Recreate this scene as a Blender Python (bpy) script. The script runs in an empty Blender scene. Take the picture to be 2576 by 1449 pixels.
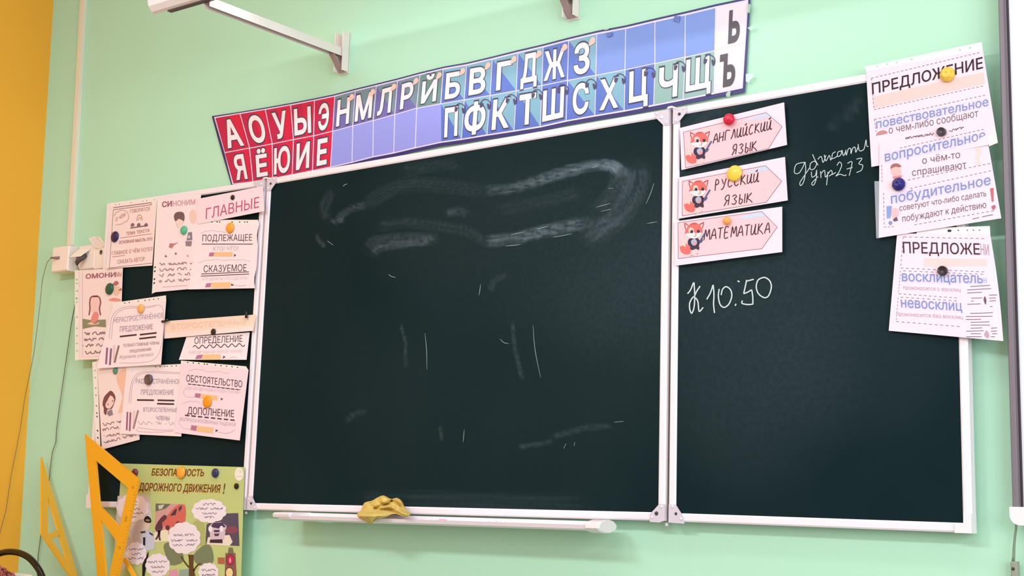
import bpy, math, random
from mathutils import Vector, Matrix
random.seed(7)
SC = bpy.context.scene
COL = SC.collection

# ------------------------------------------------------------------ camera
CAM = Vector((3.16510, -2.93721, 0.91021))
YAW, PITCH, ROLL, FPX = -0.65130, 0.15759, 0.026817, 3576.71
PW, PH = 2576, 1449
_f = Vector((math.sin(YAW)*math.cos(PITCH), math.cos(YAW)*math.cos(PITCH), math.sin(PITCH)))
_r = _f.cross(Vector((0, 0, 1))).normalized()
_u = _r.cross(_f)
R_ = _r*math.cos(ROLL) + _u*math.sin(ROLL)
U_ = -_r*math.sin(ROLL) + _u*math.cos(ROLL)
F_ = _f
cd = bpy.data.cameras.new('camera')
cd.sensor_fit = 'HORIZONTAL'
cd.sensor_width = 36
cd.lens = FPX/PW*36
cd.clip_start = 0.05
cam = bpy.data.objects.new('camera', cd)
COL.objects.link(cam)
cam.matrix_world = Matrix(((R_.x, U_.x, -F_.x, CAM.x), (R_.y, U_.y, -F_.y, CAM.y), (R_.z, U_.z, -F_.z, CAM.z), (0, 0, 0, 1)))
SC.camera = cam

# ------------------------------------------------------------------ light and exposure
vs = SC.view_settings
vs.view_transform = 'Standard'
vs.look = 'None'
vs.gamma = 1
vs.use_curve_mapping = False
vs.exposure = 0.06
W = bpy.data.worlds.new('room_air')
SC.world = W
W.use_nodes = True
W.node_tree.nodes['Background'].inputs[0].default_value = (0.88, 0.88, 0.97, 1)
W.node_tree.nodes['Background'].inputs[1].default_value = 0.5


def area(name, loc, target, sx, sy, power, col=(.83, .85, .93)):
    l = bpy.data.lights.new(name, 'AREA')
    l.shape = 'RECTANGLE'
    l.size = sx
    l.size_y = sy
    l.energy = power
    l.color = col
    o = bpy.data.objects.new(name, l)
    COL.objects.link(o)
    o.location = loc
    o.rotation_euler = (Vector(target)-Vector(loc)).to_track_quat('-Z', 'Y').to_euler()
    return o


for i, (lx, pw) in enumerate(((-0.2, 8), (1.3, 7), (2.8, 6))):
    area('ceiling_lamp_front', (lx, -1.25, 3.16), (lx, -1.25, 0), 1.15, 0.22, pw)
for i, (lx, pw) in enumerate(((0.3, 88), (1.9, 38), (3.4, 26))):
    area('ceiling_lamp_rear', (lx, -3.6, 3.16), (lx, -3.6, 0), 1.15, 0.5, pw, (.79, .86, .97) if i == 0 else (.83, .85, .93))
area('window_daylight', (5.2, -2.8, 1.6), (0.8, 0, 1.0), 2.6, 1.7, 112, (.82, .87, .96))

# ------------------------------------------------------------------ helpers


def U(px, py, y=0.0):
    """the point of the plane y = const that the measured point (px, py) of the photograph shows"""
    d = F_*FPX + R_*(px-PW/2) - U_*(py-PH/2)
    return CAM + d*((y-CAM.y)/d.y)


def UX(px, py, x):
    d = F_*FPX + R_*(px-PW/2) - U_*(py-PH/2)
    return CAM + d*((x-CAM.x)/d.x)


def crop(ox, oy, s):
    return lambda x, y: (ox+x*s, oy+y*s)


# measuring sheets: enlargements of the photograph in which coordinates were read
cA = crop(0, 440, .2692)
cB = crop(180, 660, .1941)
cC = crop(180, 860, .2002)
cD = crop(0, 1080, .2640)
cE = crop(270, 1160, .19946)
cF = crop(520, 180, .2070)
cG = crop(980, 60, .2346)
cH = crop(1420, 0, .2278)
cI = crop(1660, 240, .3035)
cJ = crop(1960, 90, .3658)
cK = crop(2150, 540, .2484)
cL = crop(340, 0, .2329)
cM = crop(100, 540, .12422)
cN = crop(600, 1200, .2096)
cO = crop(1400, 1220, .1475)
cQ = crop(640, 380, .4037)
cR = crop(1680, 640, .2019)
cS = crop(180, 470, .1941)
cT = crop(80, 1080, .2547)
cW = crop(860, 1230, .2717)


def lin(c):
    c /= 255
    return c/12.92 if c <= .04045 else ((c+.055)/1.055)**2.4


MATS = {}


def mat(name, rgb, rough=.6, k=1.12, metal=0, spec=.5, noise=0, nscale=30, trans=0):
    if name in MATS:
        return MATS[name]
    m = bpy.data.materials.new(name)
    m.use_nodes = True
    nt = m.node_tree
    b = nt.nodes['Principled BSDF']
    c = [min(.93, lin(v)/k) for v in rgb]+[1]
    b.inputs['Base Color'].default_value = c
    b.inputs['Roughness'].default_value = rough
    b.inputs['Metallic'].default_value = metal
    b.inputs['Specular IOR Level'].default_value = spec
    if trans:
        b.inputs['Alpha'].default_value = 1-trans
    if noise:
        tc = nt.nodes.new('ShaderNodeTexCoord')
        n = nt.nodes.new('ShaderNodeTexNoise')
        n.inputs['Scale'].default_value = nscale
        n.inputs['Detail'].default_value = 4
        mr = nt.nodes.new('ShaderNodeMapRange')
        mr.inputs['To Min'].default_value = 1-noise
        mr.inputs['To Max'].default_value = 1+noise
        mx = nt.nodes.new('ShaderNodeMix')
        mx.data_type = 'RGBA'
        mx.blend_type = 'MULTIPLY'
        mx.inputs[0].default_value = 1
        mx.inputs[6].default_value = c
        nt.links.new(tc.outputs['Object'], n.inputs['Vector'])
        nt.links.new(n.outputs['Fac'], mr.inputs['Value'])
        nt.links.new(mr.outputs[0], mx.inputs[7])
        nt.links.new(mx.outputs[2], b.inputs['Base Color'])
    MATS[name] = m
    return m


def ink(r, g, b):
    return mat('ink_%d_%d_%d' % (r, g, b), (r, g, b), .7, spec=.2)


class MB:
    def __init__(s):
        s.v = []
        s.f = []
        s.m = []
        s.mats = []
        s.sm = []

    def mi(s, m):
        if m not in s.mats:
            s.mats.append(m)
        return s.mats.index(m)

    def add(s, verts, faces, m, smooth=False):
        o = len(s.v)
        s.v += [Vector(v) for v in verts]
        k = s.mi(m)
        for f in faces:
            s.f.append([o+i for i in f])
            s.m.append(k)
            s.sm.append(smooth)

    def box(s, a, b, m):
        x0, y0, z0 = [min(p, q) for p, q in zip(a, b)]
        x1, y1, z1 = [max(p, q) for p, q in zip(a, b)]
        s.add([(x0, y0, z0), (x1, y0, z0), (x1, y1, z0), (x0, y1, z0), (x0, y0, z1), (x1, y0, z1), (x1, y1, z1), (x0, y1, z1)],
              [(0, 3, 2, 1), (4, 5, 6, 7), (0, 1, 5, 4), (1, 2, 6, 5), (2, 3, 7, 6), (3, 0, 4, 7)], m)

    def slab(s, pts, off, m):
        """a polygon given by its front corners, given thickness along off"""
        n = len(pts)
        pts = [Vector(p) for p in pts]
        off = Vector(off)
        s.add(pts+[p+off for p in pts], [tuple(range(n)), tuple(range(2*n-1, n-1, -1))]+[(i, n+i, n+(i+1) % n, (i+1) % n) for i in range(n)], m)

    def tube(s, pts, r, m, seg=10, closed=False, cap=True):
        pts = [Vector(p) for p in pts]
        n = len(pts)
        rings = []
        rr = r if isinstance(r, (list, tuple)) else [r]*n
        up = Vector((0.13, 0.2, 1)).normalized()
        for i, p in enumerate(pts):
            a = pts[i-1] if i or closed else pts[0]
            b = pts[(i+1) % n] if (i < n-1 or closed) else pts[-1]
            t = (b-a).normalized()
            q = up-t*up.dot(t)
            if q.length < .1:
                q = Vector((1, 0, 0))-t*t.x
            q.normalize()
            w = t.cross(q)
            rings.append([p+q*math.cos(6.28318*k/seg)*rr[i]+w*math.sin(6.28318*k/seg)*rr[i] for k in range(seg)])
        vs_ = [v for g in rings for v in g]
        fs = []
        for i in range(n if closed else n-1):
            j = (i+1) % n
            for k in range(seg):
                k2 = (k+1) % seg
                fs.append((i*seg+k, i*seg+k2, j*seg+k2, j*seg+k))
        if cap and not closed:
            fs += [tuple(range(seg-1, -1, -1)), tuple((n-1)*seg+k for k in range(seg))]
        s.add(vs_, fs, m, True)

    def lathe(s, c, axis, prof, m, seg=20):
        """prof: (radius, distance along axis) pairs"""
        c = Vector(c)
        axis = Vector(axis).normalized()
        q = axis.orthogonal().normalized()
        w = axis.cross(q)
        vs_ = []
        for r, h in prof:
            for k in range(seg):
                a = 6.28318530718*k/seg
                vs_.append(c+axis*h+(q*math.cos(a)+w*math.sin(a))*r)
        fs = []
        for i in range(len(prof)-1):
            for k in range(seg):
                k2 = (k+1) % seg
                fs.append((i*seg+k, i*seg+k2, (i+1)*seg+k2, (i+1)*seg+k))
        fs += [tuple(range(seg-1, -1, -1)), tuple((len(prof)-1)*seg+k for k in range(seg))]
        s.add(vs_, fs, m, True)

    def build(s, name, parent=None, loc=None):
        me = bpy.data.meshes.new(name)
        if loc is None:
            lo = Vector([min(v[i] for v in s.v) for i in range(3)])
            hi = Vector([max(v[i] for v in s.v) for i in range(3)])
            loc = (lo+hi)/2
        loc = Vector(loc)
        me.from_pydata([v-loc for v in s.v], [], s.f)
        for m in s.mats:
            me.materials.append(m)
        me.polygons.foreach_set('material_index', s.m)
        me.polygons.foreach_set('use_smooth', s.sm)
        me.update()
        o = bpy.data.objects.new(name, me)
        COL.objects.link(o)
        o['_w'] = list(loc)
        if parent:
            o.parent = parent
            o.location = loc-Vector(parent['_w'])
        else:
            o.location = loc
        return o


def thing(name, loc, label, cat, group=None):
    o = bpy.data.objects.new(name, None)
    o.empty_display_size = .05
    COL.objects.link(o)
    o.location = loc
    o['_w'] = list(loc)
    return tag(o, label, cat, group)


def tag(o, label, cat, group=None):
    o['label'] = label
    o['category'] = cat
    if group:
        o['group'] = group
    return o


def struct(o):
    o['kind'] = 'structure'
    return o


# ---- lettering ----
_txt = {}


def contours(body):
    """outlines of a line of lettering as closed 2-D loops"""
    cu = bpy.data.curves.new('lettering', 'FONT')
    cu.body = body
    cu.size = 1
    ob = bpy.data.objects.new('lettering', cu)
    COL.objects.link(ob)
    bpy.context.view_layer.update()
    c2 = ob.to_curve(bpy.context.evaluated_depsgraph_get())
    loops = []
    for sp in c2.splines:
        bp = sp.bezier_points
        n = len(bp)
        L = []
        for i in range(n):
            a, b = bp[i], bp[(i+1) % n]
            p0, p1, p2, p3 = [Vector((q.x, q.y)) for q in (a.co, a.handle_right, b.handle_left, b.co)]
            flat = abs((p1-p0).cross(p3-p0))+abs((p2-p0).cross(p3-p0)) < 1e-5
            k = 1 if flat else 4
            for t in range(k):
                u = t/k
                L.append(p0*(1-u)**3+p1*3*u*(1-u)**2+p2*3*u*u*(1-u)+p3*u**3)
        M = []
        for q in L:
            if not M or (q-M[-1]).length > 1e-4:
                M.append(q)
        if len(M) > 2:
            loops.append(M)
    ob.to_curve_clear()
    bpy.data.objects.remove(ob)
    bpy.data.curves.remove(cu)
    return loops


def text_mesh(body, bold):
    from mathutils.geometry import delaunay_2d_cdt
    key = (body, bold)
    if key in _txt:
        return _txt[key]
    loops = contours(body)

    def ar(L):
        return sum(L[i].x*L[(i+1) % len(L)].y-L[(i+1) % len(L)].x*L[i].y for i in range(len(L)))/2

    def isin(p, poly):
        c = False
        for i in range(len(poly)):
            a, b = poly[i], poly[i-1]
            if (a.y > p.y) != (b.y > p.y) and p.x < (b.x-a.x)*(p.y-a.y)/(b.y-a.y)+a.x:
                c = not c
        return c
    A = [ar(L) for L in loops]
    sg = math.copysign(1, max(A, key=abs))
    outer = [L for L, a in zip(loops, A) if a*sg > 0]
    holes = []
    for L, a in zip(loops, A):
        if a*sg < 0:
            if any(isin(L[0], M) for M in outer):
                holes.append(L)
            else:
                outer.append(L[::-1])

    def grow(L):
        if not bold:
            return L
        n = len(L)
        o = []
        for i in range(n):
            d1 = (L[i]-L[i-1]).normalized()
            d2 = (L[(i+1) % n]-L[i]).normalized()
            n1 = Vector((d1.y, -d1.x))*sg
            n2 = Vector((d2.y, -d2.x))*sg
            m = n1+n2
            if m.length < .2:
                o.append(L[i]+n1*bold)
                o.append(L[i]+n2*bold)
                continue
            m.normalize()
            o.append(L[i]+m*bold/max(.55, m.dot(n1)))
        return o
    allL = [grow(L) for L in outer+holes]
    pts, eds = [], []
    for L in allL:
        o = len(pts)
        n = len(L)
        pts += L
        eds += [(o+i, o+(i+1) % n) for i in range(n)]
    cv, _, cf, _, _, _ = delaunay_2d_cdt(pts, eds, [], 0, 1e-5)
    bbs = [(min(q.x for q in L), max(q.x for q in L), min(q.y for q in L), max(q.y for q in L), L) for L in allL]
    fs = []
    for f in cf:
        c = (cv[f[0]]+cv[f[1]]+cv[f[2]])/3
        wn = 0
        for xa, xb, ya, yb, L in bbs:
            if not (xa <= c.x <= xb and ya <= c.y <= yb):
                continue
            for i in range(len(L)):
                a, b = L[i-1], L[i]
                if (a.y <= c.y) != (b.y <= c.y):
                    if a.x+(c.y-a.y)/(b.y-a.y)*(b.x-a.x) > c.x:
                        wn += 1 if b.y > a.y else -1
        if wn:
            fs.append(tuple(f))
    used = sorted({i for f in fs for i in f})
    idx = {v: i for i, v in enumerate(used)}
    vs_ = [(cv[v].x, cv[v].y, 0) for v in used]
    fs = [tuple(idx[v] for v in f) for f in fs]
    _txt[key] = (vs_, fs)
    return _txt[key]


CAPH = None


def caph():
    global CAPH
    if CAPH is None:
        CAPH = max(v[1] for v in text_mesh('Н', 0)[0])
    return CAPH


def smooth(pts, n=6, closed=False):
    """Catmull-Rom through 2-D points"""
    P = [Vector(p) for p in pts]
    if len(P) < 3:
        return P
    out = []
    m = len(P)
    rng = range(m) if closed else range(m-1)
    for i in rng:
        p0 = P[i-1] if (i or closed) else P[0]
        p1 = P[i]
        p2 = P[(i+1) % m]
        p3 = P[(i+2) % m] if (closed or i+2 < m) else P[-1]
        for k in range(n):
            t = k/n
            out.append(.5*((2*p1)+(-p0+p2)*t+(2*p0-5*p1+4*p2-p3)*t*t+(-p0+3*p1-3*p2+p3)*t**3))
    if not closed:
        out.append(P[-1])
    return out


class Surf:
    """a nearly flat sheet: measured corners, its distance from the wall and how far each corner curls off"""

    def __init__(s, q, y, lift=(0, 0, 0, 0), belly=0):
        s.q = [Vector(p) for p in q]     # TL TR BR BL
        s.y = y
        s.lift = lift
        s.belly = belly

    def uv(s, p):
        a, b, c, d = s.q
        u = v = .5
        for _ in range(6):
            P = a*(1-u)*(1-v)+b*u*(1-v)+c*u*v+d*(1-u)*v
            e = Vector(p)-P
            du = (b-a)*(1-v)+(c-d)*v
            dv = (d-a)*(1-u)+(c-b)*u
            det = du.x*dv.y-du.y*dv.x
            if abs(det) < 1e-9:
                break
            u += (e.x*dv.y-e.y*dv.x)/det
            v += (du.x*e.y-du.y*e.x)/det
        return min(1.2, max(-.2, u)), min(1.2, max(-.2, v))

    def at(s, p, h=0):
        y = s.y
        if any(s.lift) or s.belly:
            u, v = s.uv(p)
            u = min(1, max(0, u))
            v = min(1, max(0, v))
            w = ((1-u)*(1-v), u*(1-v), u*v, (1-u)*v)
            y -= sum(l*k*k for l, k in zip(s.lift, w))+s.belly*math.sin(math.pi*v)*(.3+.7*u)
        return U(p[0], p[1], y-h)

    def sheet(s, mb, m, n=12, th=.0004, warp=None):
        a, b, c, d = s.q
        g = []
        for j in range(n+1):
            for i in range(n+1):
                u, v = i/n, j/n
                p = a*(1-u)*(1-v)+b*u*(1-v)+c*u*v+d*(1-u)*v
                if warp:
                    p = p+Vector(warp(u, v))
                g.append(s.at(p))
        N = len(g)
        N1 = n+1
        fs = []
        for j in range(n):
            for i in range(n):
                k = j*N1+i
                fs.append((k, k+N1, k+N1+1, k+1))
                fs.append((N+k, N+k+1, N+k+N1+1, N+k+N1))
        for i in range(n):
            t = i
            fs.append((t, t+1, N+t+1, N+t))
            t = n*N1+i
            fs.append((t+1, t, N+t, N+t+1))
            t = i*N1
            fs.append((t+N1, t, N+t, N+t+N1))
            t = i*N1+n
            fs.append((t, t+N1, N+t+N1, N+t))
        mb.add(g+[p+Vector((0, th, 0)) for p in g], fs, m, False)

    def poly(s, mb, pts, m, h=.0004, close_smooth=0):
        if close_smooth:
            pts = smooth(pts, close_smooth, True)
        if len(pts) == 4 and (any(s.lift) or s.belly):
            a, b_, c, d = [Vector(p) for p in pts]
            N = 10
            g = [s.at(a*(1-i/N)*(1-j/N)+b_*(i/N)*(1-j/N)+c*(i/N)*(j/N)+d*(1-i/N)*(j/N), h) for j in range(N+1) for i in range(N+1)]
            mb.add(g, [(j*(N+1)+i, (j+1)*(N+1)+i, (j+1)*(N+1)+i+1, j*(N+1)+i+1) for j in range(N) for i in range(N)], m)
            return
        mb.add([s.at(p, h) for p in pts], [tuple(range(len(pts)))], m)

    def stroke(s, mb, pts, w, m, h=.0005, n=5, taper=False):
        P = smooth(pts, n)
        if len(P) == 2 and (P[1]-P[0]).length > 25:
            P = [P[0].lerp(P[1], t/8) for t in range(9)]
        L = len(P)
        vs_ = []
        for i, p in enumerate(P):
            t = (P[min(i+1, L-1)]-P[max(i-1, 0)])
            t = t.normalized() if t.length > 1e-6 else Vector((1, 0))
            q = Vector((-t.y, t.x))
            ww = w*.5*(1 if not taper else (.35+.65*math.sin(math.pi*(i+.3)/(L-.4))))
            vs_ += [s.at(p+q*ww, h), s.at(p-q*ww, h)]
        mb.add(vs_, [(2*i, 2*i+1, 2*i+3, 2*i+2) for i in range(L-1)], m)

    def dash(s, mb, a, b, w, m, n, duty=.55, h=.0005):
        a = Vector(a)
        b = Vector(b)
        for i in range(n):
            s.stroke(mb, [a+(b-a)*(i/n), a+(b-a)*((i+duty)/n)], w, m, h)

    def text(s, mb, body, p0, p1, cap, m, bold=0, h=.0006, up=None, upend=None, shear=0):
        vs_, fs = text_mesh(body, bold)
        x0 = min(v[0] for v in vs_)
        x1 = max(v[0] for v in vs_)
        p0 = Vector(p0)
        p1 = Vector(p1)
        ca = cap if not isinstance(cap, tuple) else cap[0]
        cb = cap if not isinstance(cap, tuple) else cap[1]
        lean = .06*(1-p0.x/1288) if up is None else up
        c = caph()
        o = []
        for x, y, lev in vs_:
            t = (x-x0)/(x1-x0)
            k = (ca+(cb-ca)*t)*y/c
            o.append(s.at(p0+(p1-p0)*t+Vector((k*(lean+shear), -k)), h+lev*.00007))
        mb.add(o, fs, m)

    def scribble(s, mb, p0, p1, hgt, m, w=1.4, gaps=(), step=None, h=.0005):
        """a row of print too small to read"""
        p0 = Vector(p0)
        p1 = Vector(p1)
        L = (p1-p0).length
        n = max(3, int(L/(step or hgt*.34)))
        run = []
        for i in range(n+1):
            t = i/n
            if any(abs(t-g) < .035 for g in gaps):
                if len(run) > 1:
                    s.stroke(mb, run, w, m, h, 3)
                run = []
                continue
            run.append(p0+(p1-p0)*t+Vector((random.uniform(-.12, .12)*hgt, -hgt*random.choice((0, .05, .45, .55, .95, 1)) if i % 3 else -hgt*(.1 if i % 2 else .9))))
        if len(run) > 1:
            s.stroke(mb, run, w, m, h, 3)


def hole_strip(mb, sf, o0, o1, i0, i1, holes, m, rad=.26, n=24):
    """a sleeve margin between an outer and an inner edge with real punched holes at the given fractions"""
    o0, o1, i0, i1 = [Vector(p) for p in (o0, o1, i0, i1)]
    for k in range(n):
        a, b = k/n, (k+1)/n
        q = [o0+(o1-o0)*a, o0+(o1-o0)*b, i0+(i1-i0)*b, i0+(i1-i0)*a]
        hit = any(a <= t < b for t in holes)
        if not hit:
            mb.add([sf.at(p) for p in q], [(0, 1, 2, 3)], m)
            continue
        c = (q[0]+q[1]+q[2]+q[3])/4
        ring = [q[0], (q[0]+q[1])/2, q[1], (q[1]+q[2])/2, q[2], (q[2]+q[3])/2, q[3], (q[3]+q[0])/2]
        e1 = (q[1]-q[0]+q[2]-q[3])/2
        e2 = (q[3]-q[0]+q[2]-q[1])/2
        r = rad*min(e1.length, e2.length)
        e1 = e1.normalized()*r
        e2 = e2.normalized()*r
        s2 = .7071
        inn = [c-e1*s2-e2*s2, c-e2, c+e1*s2-e2*s2, c+e1, c+e1*s2+e2*s2, c+e2, c-e1*s2+e2*s2, c-e1]
        mb.add([sf.at(p) for p in ring+inn], [(i, (i+1) % 8, 8+(i+1) % 8, 8+i) for i in range(8)], m)


# ------------------------------------------------------------------ materials
M_wall = mat('green_wall_paint', (193, 242, 208), .6, noise=.012, nscale=120)
M_orange = mat('orange_wall_paint', (255, 168, 46), .6, k=.93, noise=.01)
M_frame = mat('white_aluminium', (255, 240, 243), .38, k=1.06, noise=.012, nscale=60)
M_brk = mat('zinc_bracket', (226, 214, 224), .4, noise=.03, nscale=200)
M_cap = mat('white_plastic', (255, 244, 242), .4)
M_dark = mat('dark_gap', (62, 66, 60), .7)
M_paper = mat('paper', (255, 234, 236), .75, k=1.05, spec=.25, noise=.008, nscale=25)
M_peach = mat('peach_paper', (255, 230, 226), .75, k=1.05, spec=.25)
M_sleeve = mat('sleeve_plastic', (255, 245, 240), .35, k=1.05, trans=.03)
M_card = mat('card', (255, 226, 234), .6, k=1.05)
M_black = mat('black_plastic', (18, 17, 20), .3)
M_chalk = mat('chalk', (214, 226, 228), .9, noise=.15, nscale=600)


def board_mat():
    m = bpy.data.materials.new('chalkboard_green')
    m.use_nodes = True
    nt = m.node_tree
    b = nt.nodes['Principled BSDF']
    b.inputs['Roughness'].default_value = .5
    b.inputs['Specular IOR Level'].default_value = .05
    at = nt.nodes.new('ShaderNodeAttribute')
    at.attribute_name = 'chalk'
    tc = nt.nodes.new('ShaderNodeTexCoord')
    n = nt.nodes.new('ShaderNodeTexNoise')
    n.inputs['Scale'].default_value = 3.5
    n.inputs['Detail'].default_value = 5
    n2 = nt.nodes.new('ShaderNodeTexNoise')
    n2.inputs['Scale'].default_value = 90
    n2.inputs['Detail'].default_value = 3
    nt.links.new(tc.outputs['Object'], n.inputs['Vector'])
    nt.links.new(tc.outputs['Object'], n2.inputs['Vector'])
    mr = nt.nodes.new('ShaderNodeMapRange')
    mr.inputs['From Min'].default_value = .35
    mr.inputs['From Max'].default_value = .8
    mr.inputs['To Min'].default_value = 0
    mr.inputs['To Max'].default_value = .004
    nt.links.new(n.outputs['Fac'], mr.inputs['Value'])
    mu = nt.nodes.new('ShaderNodeMapRange')
    mu.inputs['From Min'].default_value = .3
    mu.inputs['From Max'].default_value = .7
    mu.inputs['To Min'].default_value = .7
    mu.inputs['To Max'].default_value = 1.25
    nt.links.new(n2.outputs['Fac'], mu.inputs['Value'])
    ml = nt.nodes.new('ShaderNodeMath')
    ml.operation = 'MULTIPLY'
    nt.links.new(at.outputs['Fac'], ml.inputs[0])
    nt.links.new(mu.outputs[0], ml.inputs[1])
    ad = nt.nodes.new('ShaderNodeMath')
    ad.operation = 'ADD'
    nt.links.new(ml.outputs[0], ad.inputs[0])
    nt.links.new(mr.outputs[0], ad.inputs[1])
    mx = nt.nodes.new('ShaderNodeMix')
    mx.data_type = 'RGBA'
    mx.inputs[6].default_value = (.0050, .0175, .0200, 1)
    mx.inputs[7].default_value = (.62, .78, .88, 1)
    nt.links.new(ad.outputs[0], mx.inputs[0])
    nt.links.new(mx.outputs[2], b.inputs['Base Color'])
    return m


M_board = board_mat()

# ------------------------------------------------------------------ room shell
Z0, ZT = 0.0, 3.2


def corner_x(z):
    return -1.225+(2.729-z)*(.062/2.073)


XR = 6.0
mb = MB()
mb.slab([(corner_x(0), 0, 0), (XR, 0, 0), (XR, 0, ZT), (corner_x(ZT), 0, ZT)], (0, .12, 0), M_wall)
struct(mb.build('wall_back'))
mb = MB()
mb.slab([(corner_x(0), -5.2, 0), (corner_x(0), 0, 0), (corner_x(ZT), 0, ZT), (corner_x(ZT), -5.2, ZT)], (-.12, 0, 0), M_orange)
struct(mb.build('wall_left'))
mb = MB()
mb.box((-1.4, -5.2, -.1), (XR, 0.1, 0), mat('floor_linoleum', (150, 146, 140), .5, noise=.08, nscale=8))
struct(mb.build('floor'))
mb = MB()
mb.box((-1.5, -5.2, ZT), (XR, 0.1, ZT+.1), mat('ceiling_white', (240, 236, 232), .8, noise=.01))
struct(mb.build('ceiling'))

# ------------------------------------------------------------------ chalkboard
YB = -.040
PAN = {'left': [(268, 512), (666, 452), (616, 1283), (218, 1276)],
       'centre': [(671, 449.5), (1683.5, 273.5), (1672, 1310.5), (621, 1282)],
       'right': [(1692.5, 272), (2416, 143), (2446, 1341), (1681, 1311.5)]}
board = thing('chalkboard', (.72, -.03, .9), 'green triple chalkboard with white aluminium frames, fixed to the green wall', 'chalkboard')


def quadpt(q, u, v):
    a, b, c, d = q
    return a*(1-u)*(1-v)+b*u*(1-v)+c*u*v+d*(1-u)*v


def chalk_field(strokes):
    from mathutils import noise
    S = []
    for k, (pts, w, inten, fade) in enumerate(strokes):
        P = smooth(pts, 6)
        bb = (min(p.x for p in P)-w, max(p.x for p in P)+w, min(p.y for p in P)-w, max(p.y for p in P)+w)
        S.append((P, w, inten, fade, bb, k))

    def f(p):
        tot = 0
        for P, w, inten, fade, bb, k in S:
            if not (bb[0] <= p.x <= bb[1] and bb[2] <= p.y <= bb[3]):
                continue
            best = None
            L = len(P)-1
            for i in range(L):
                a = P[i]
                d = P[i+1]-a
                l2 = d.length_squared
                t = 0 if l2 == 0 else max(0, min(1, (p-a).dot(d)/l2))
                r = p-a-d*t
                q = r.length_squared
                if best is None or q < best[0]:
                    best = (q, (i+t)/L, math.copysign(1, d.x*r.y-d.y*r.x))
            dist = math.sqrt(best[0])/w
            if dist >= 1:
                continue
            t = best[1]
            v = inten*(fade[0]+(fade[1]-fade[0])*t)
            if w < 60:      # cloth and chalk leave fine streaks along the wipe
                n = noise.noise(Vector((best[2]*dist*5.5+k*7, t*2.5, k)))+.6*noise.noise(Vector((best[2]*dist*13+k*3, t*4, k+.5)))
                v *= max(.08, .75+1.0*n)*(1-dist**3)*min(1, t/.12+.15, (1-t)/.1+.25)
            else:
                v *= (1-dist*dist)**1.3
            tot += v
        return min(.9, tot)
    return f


Qs = [([cQ(1560, 235), cQ(1700, 228), cQ(1850, 185), cQ(2000, 135), cQ(2150, 95), cQ(2270, 88), cQ(2330, 130)], 17, .17, (.3, 1.25)),
      ([cQ(2320, 110), cQ(2330, 180), cQ(2300, 270), cQ(2220, 390)], 26, .06, (1, .3)),
      ([cQ(2420, 110), cQ(2400, 260), cQ(2330, 400), cQ(2180, 560)], 30, .05, (1, .5)),
      ([cQ(1575, 565), cQ(1750, 545), cQ(1900, 510), cQ(2150, 450)], 19, .105, (1, 1.1)),
      ([cQ(590, 430), cQ(650, 380), cQ(720, 345), cQ(800, 325)], 12, .05, (.7, 1)),
      ([cQ(545, 425), cQ(590, 440), cQ(640, 420)], 8, .06, (.6, 1)),
      ([cQ(850, 645), cQ(890, 605), cQ(1000, 590), cQ(1150, 570), cQ(1260, 530)], 12, .05, (.9, .7)),
      ([cQ(815, 610), cQ(870, 565), cQ(1000, 550), cQ(1240, 548)], 20, .05, (.6, 1)),
      ([cQ(800, 325), cQ(950, 235), cQ(1150, 190), cQ(1560, 235)], 22, .022, (1, .8)),
      ([cQ(520, 420), cQ(505, 340), cQ(560, 240)], 17, .028, (1, .8)),
      ([cQ(450, 520), cQ(465, 560), cQ(505, 595)], 7, .07, (.5, 1)),
      ([cQ(1330, 380), cQ(1400, 370), cQ(1460, 385)], 13, .045, (1, .6)),
      ([cQ(1050, 100), cQ(1200, 80), cQ(1400, 60)], 18, .018, (1, .8)),
      ([cQ(2140, 560), cQ(2230, 470), cQ(2350, 430)], 24, .028, (1, 1)),
      ([cQ(1600, 880), cQ(1620, 820), cQ(1690, 780)], 9, .03, (1, .6)),
      ([cQ(2110, 250), cQ(1900, 320), cQ(1650, 360)], 20, .018, (1, .6)),
      ([(1355, 1130), (1390, 1124), (1432, 1116)], 7, .04, (1, .7)),
      ([(1340, 815), (1345, 880), (1362, 958)], 6, .045, (.6, 1)),
      ([(910, 1065), (940, 1045), (965, 1040)], 9, .025, (1, 1)),
      ([(1430, 1105), (1500, 1085), (1560, 1080)], 9, .025, (1, 1)),
      ([(1060, 820), (1072, 870), (1073, 930)], 5, .05, (1, .6)),
      ([(1165, 1080), (1166, 1112)], 5, .05, (1, 1)),
      ([(960, 1262), (1100, 1262), (1300, 1268), (1500, 1272)], 30, .022, (1, .6)),
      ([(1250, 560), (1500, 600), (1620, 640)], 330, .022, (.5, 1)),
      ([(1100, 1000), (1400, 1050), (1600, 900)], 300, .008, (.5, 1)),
      ([cQ(880, 470), cQ(1100, 440), cQ(1450, 500), cQ(1550, 560)], 17, .018, (1, 1))]
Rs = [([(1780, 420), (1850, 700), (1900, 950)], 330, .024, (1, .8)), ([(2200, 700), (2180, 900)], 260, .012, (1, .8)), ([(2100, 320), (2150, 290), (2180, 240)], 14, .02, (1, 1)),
      ([(1720, 335), (1780, 300), (1830, 262)], 14, .02, (1, 1))]


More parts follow.
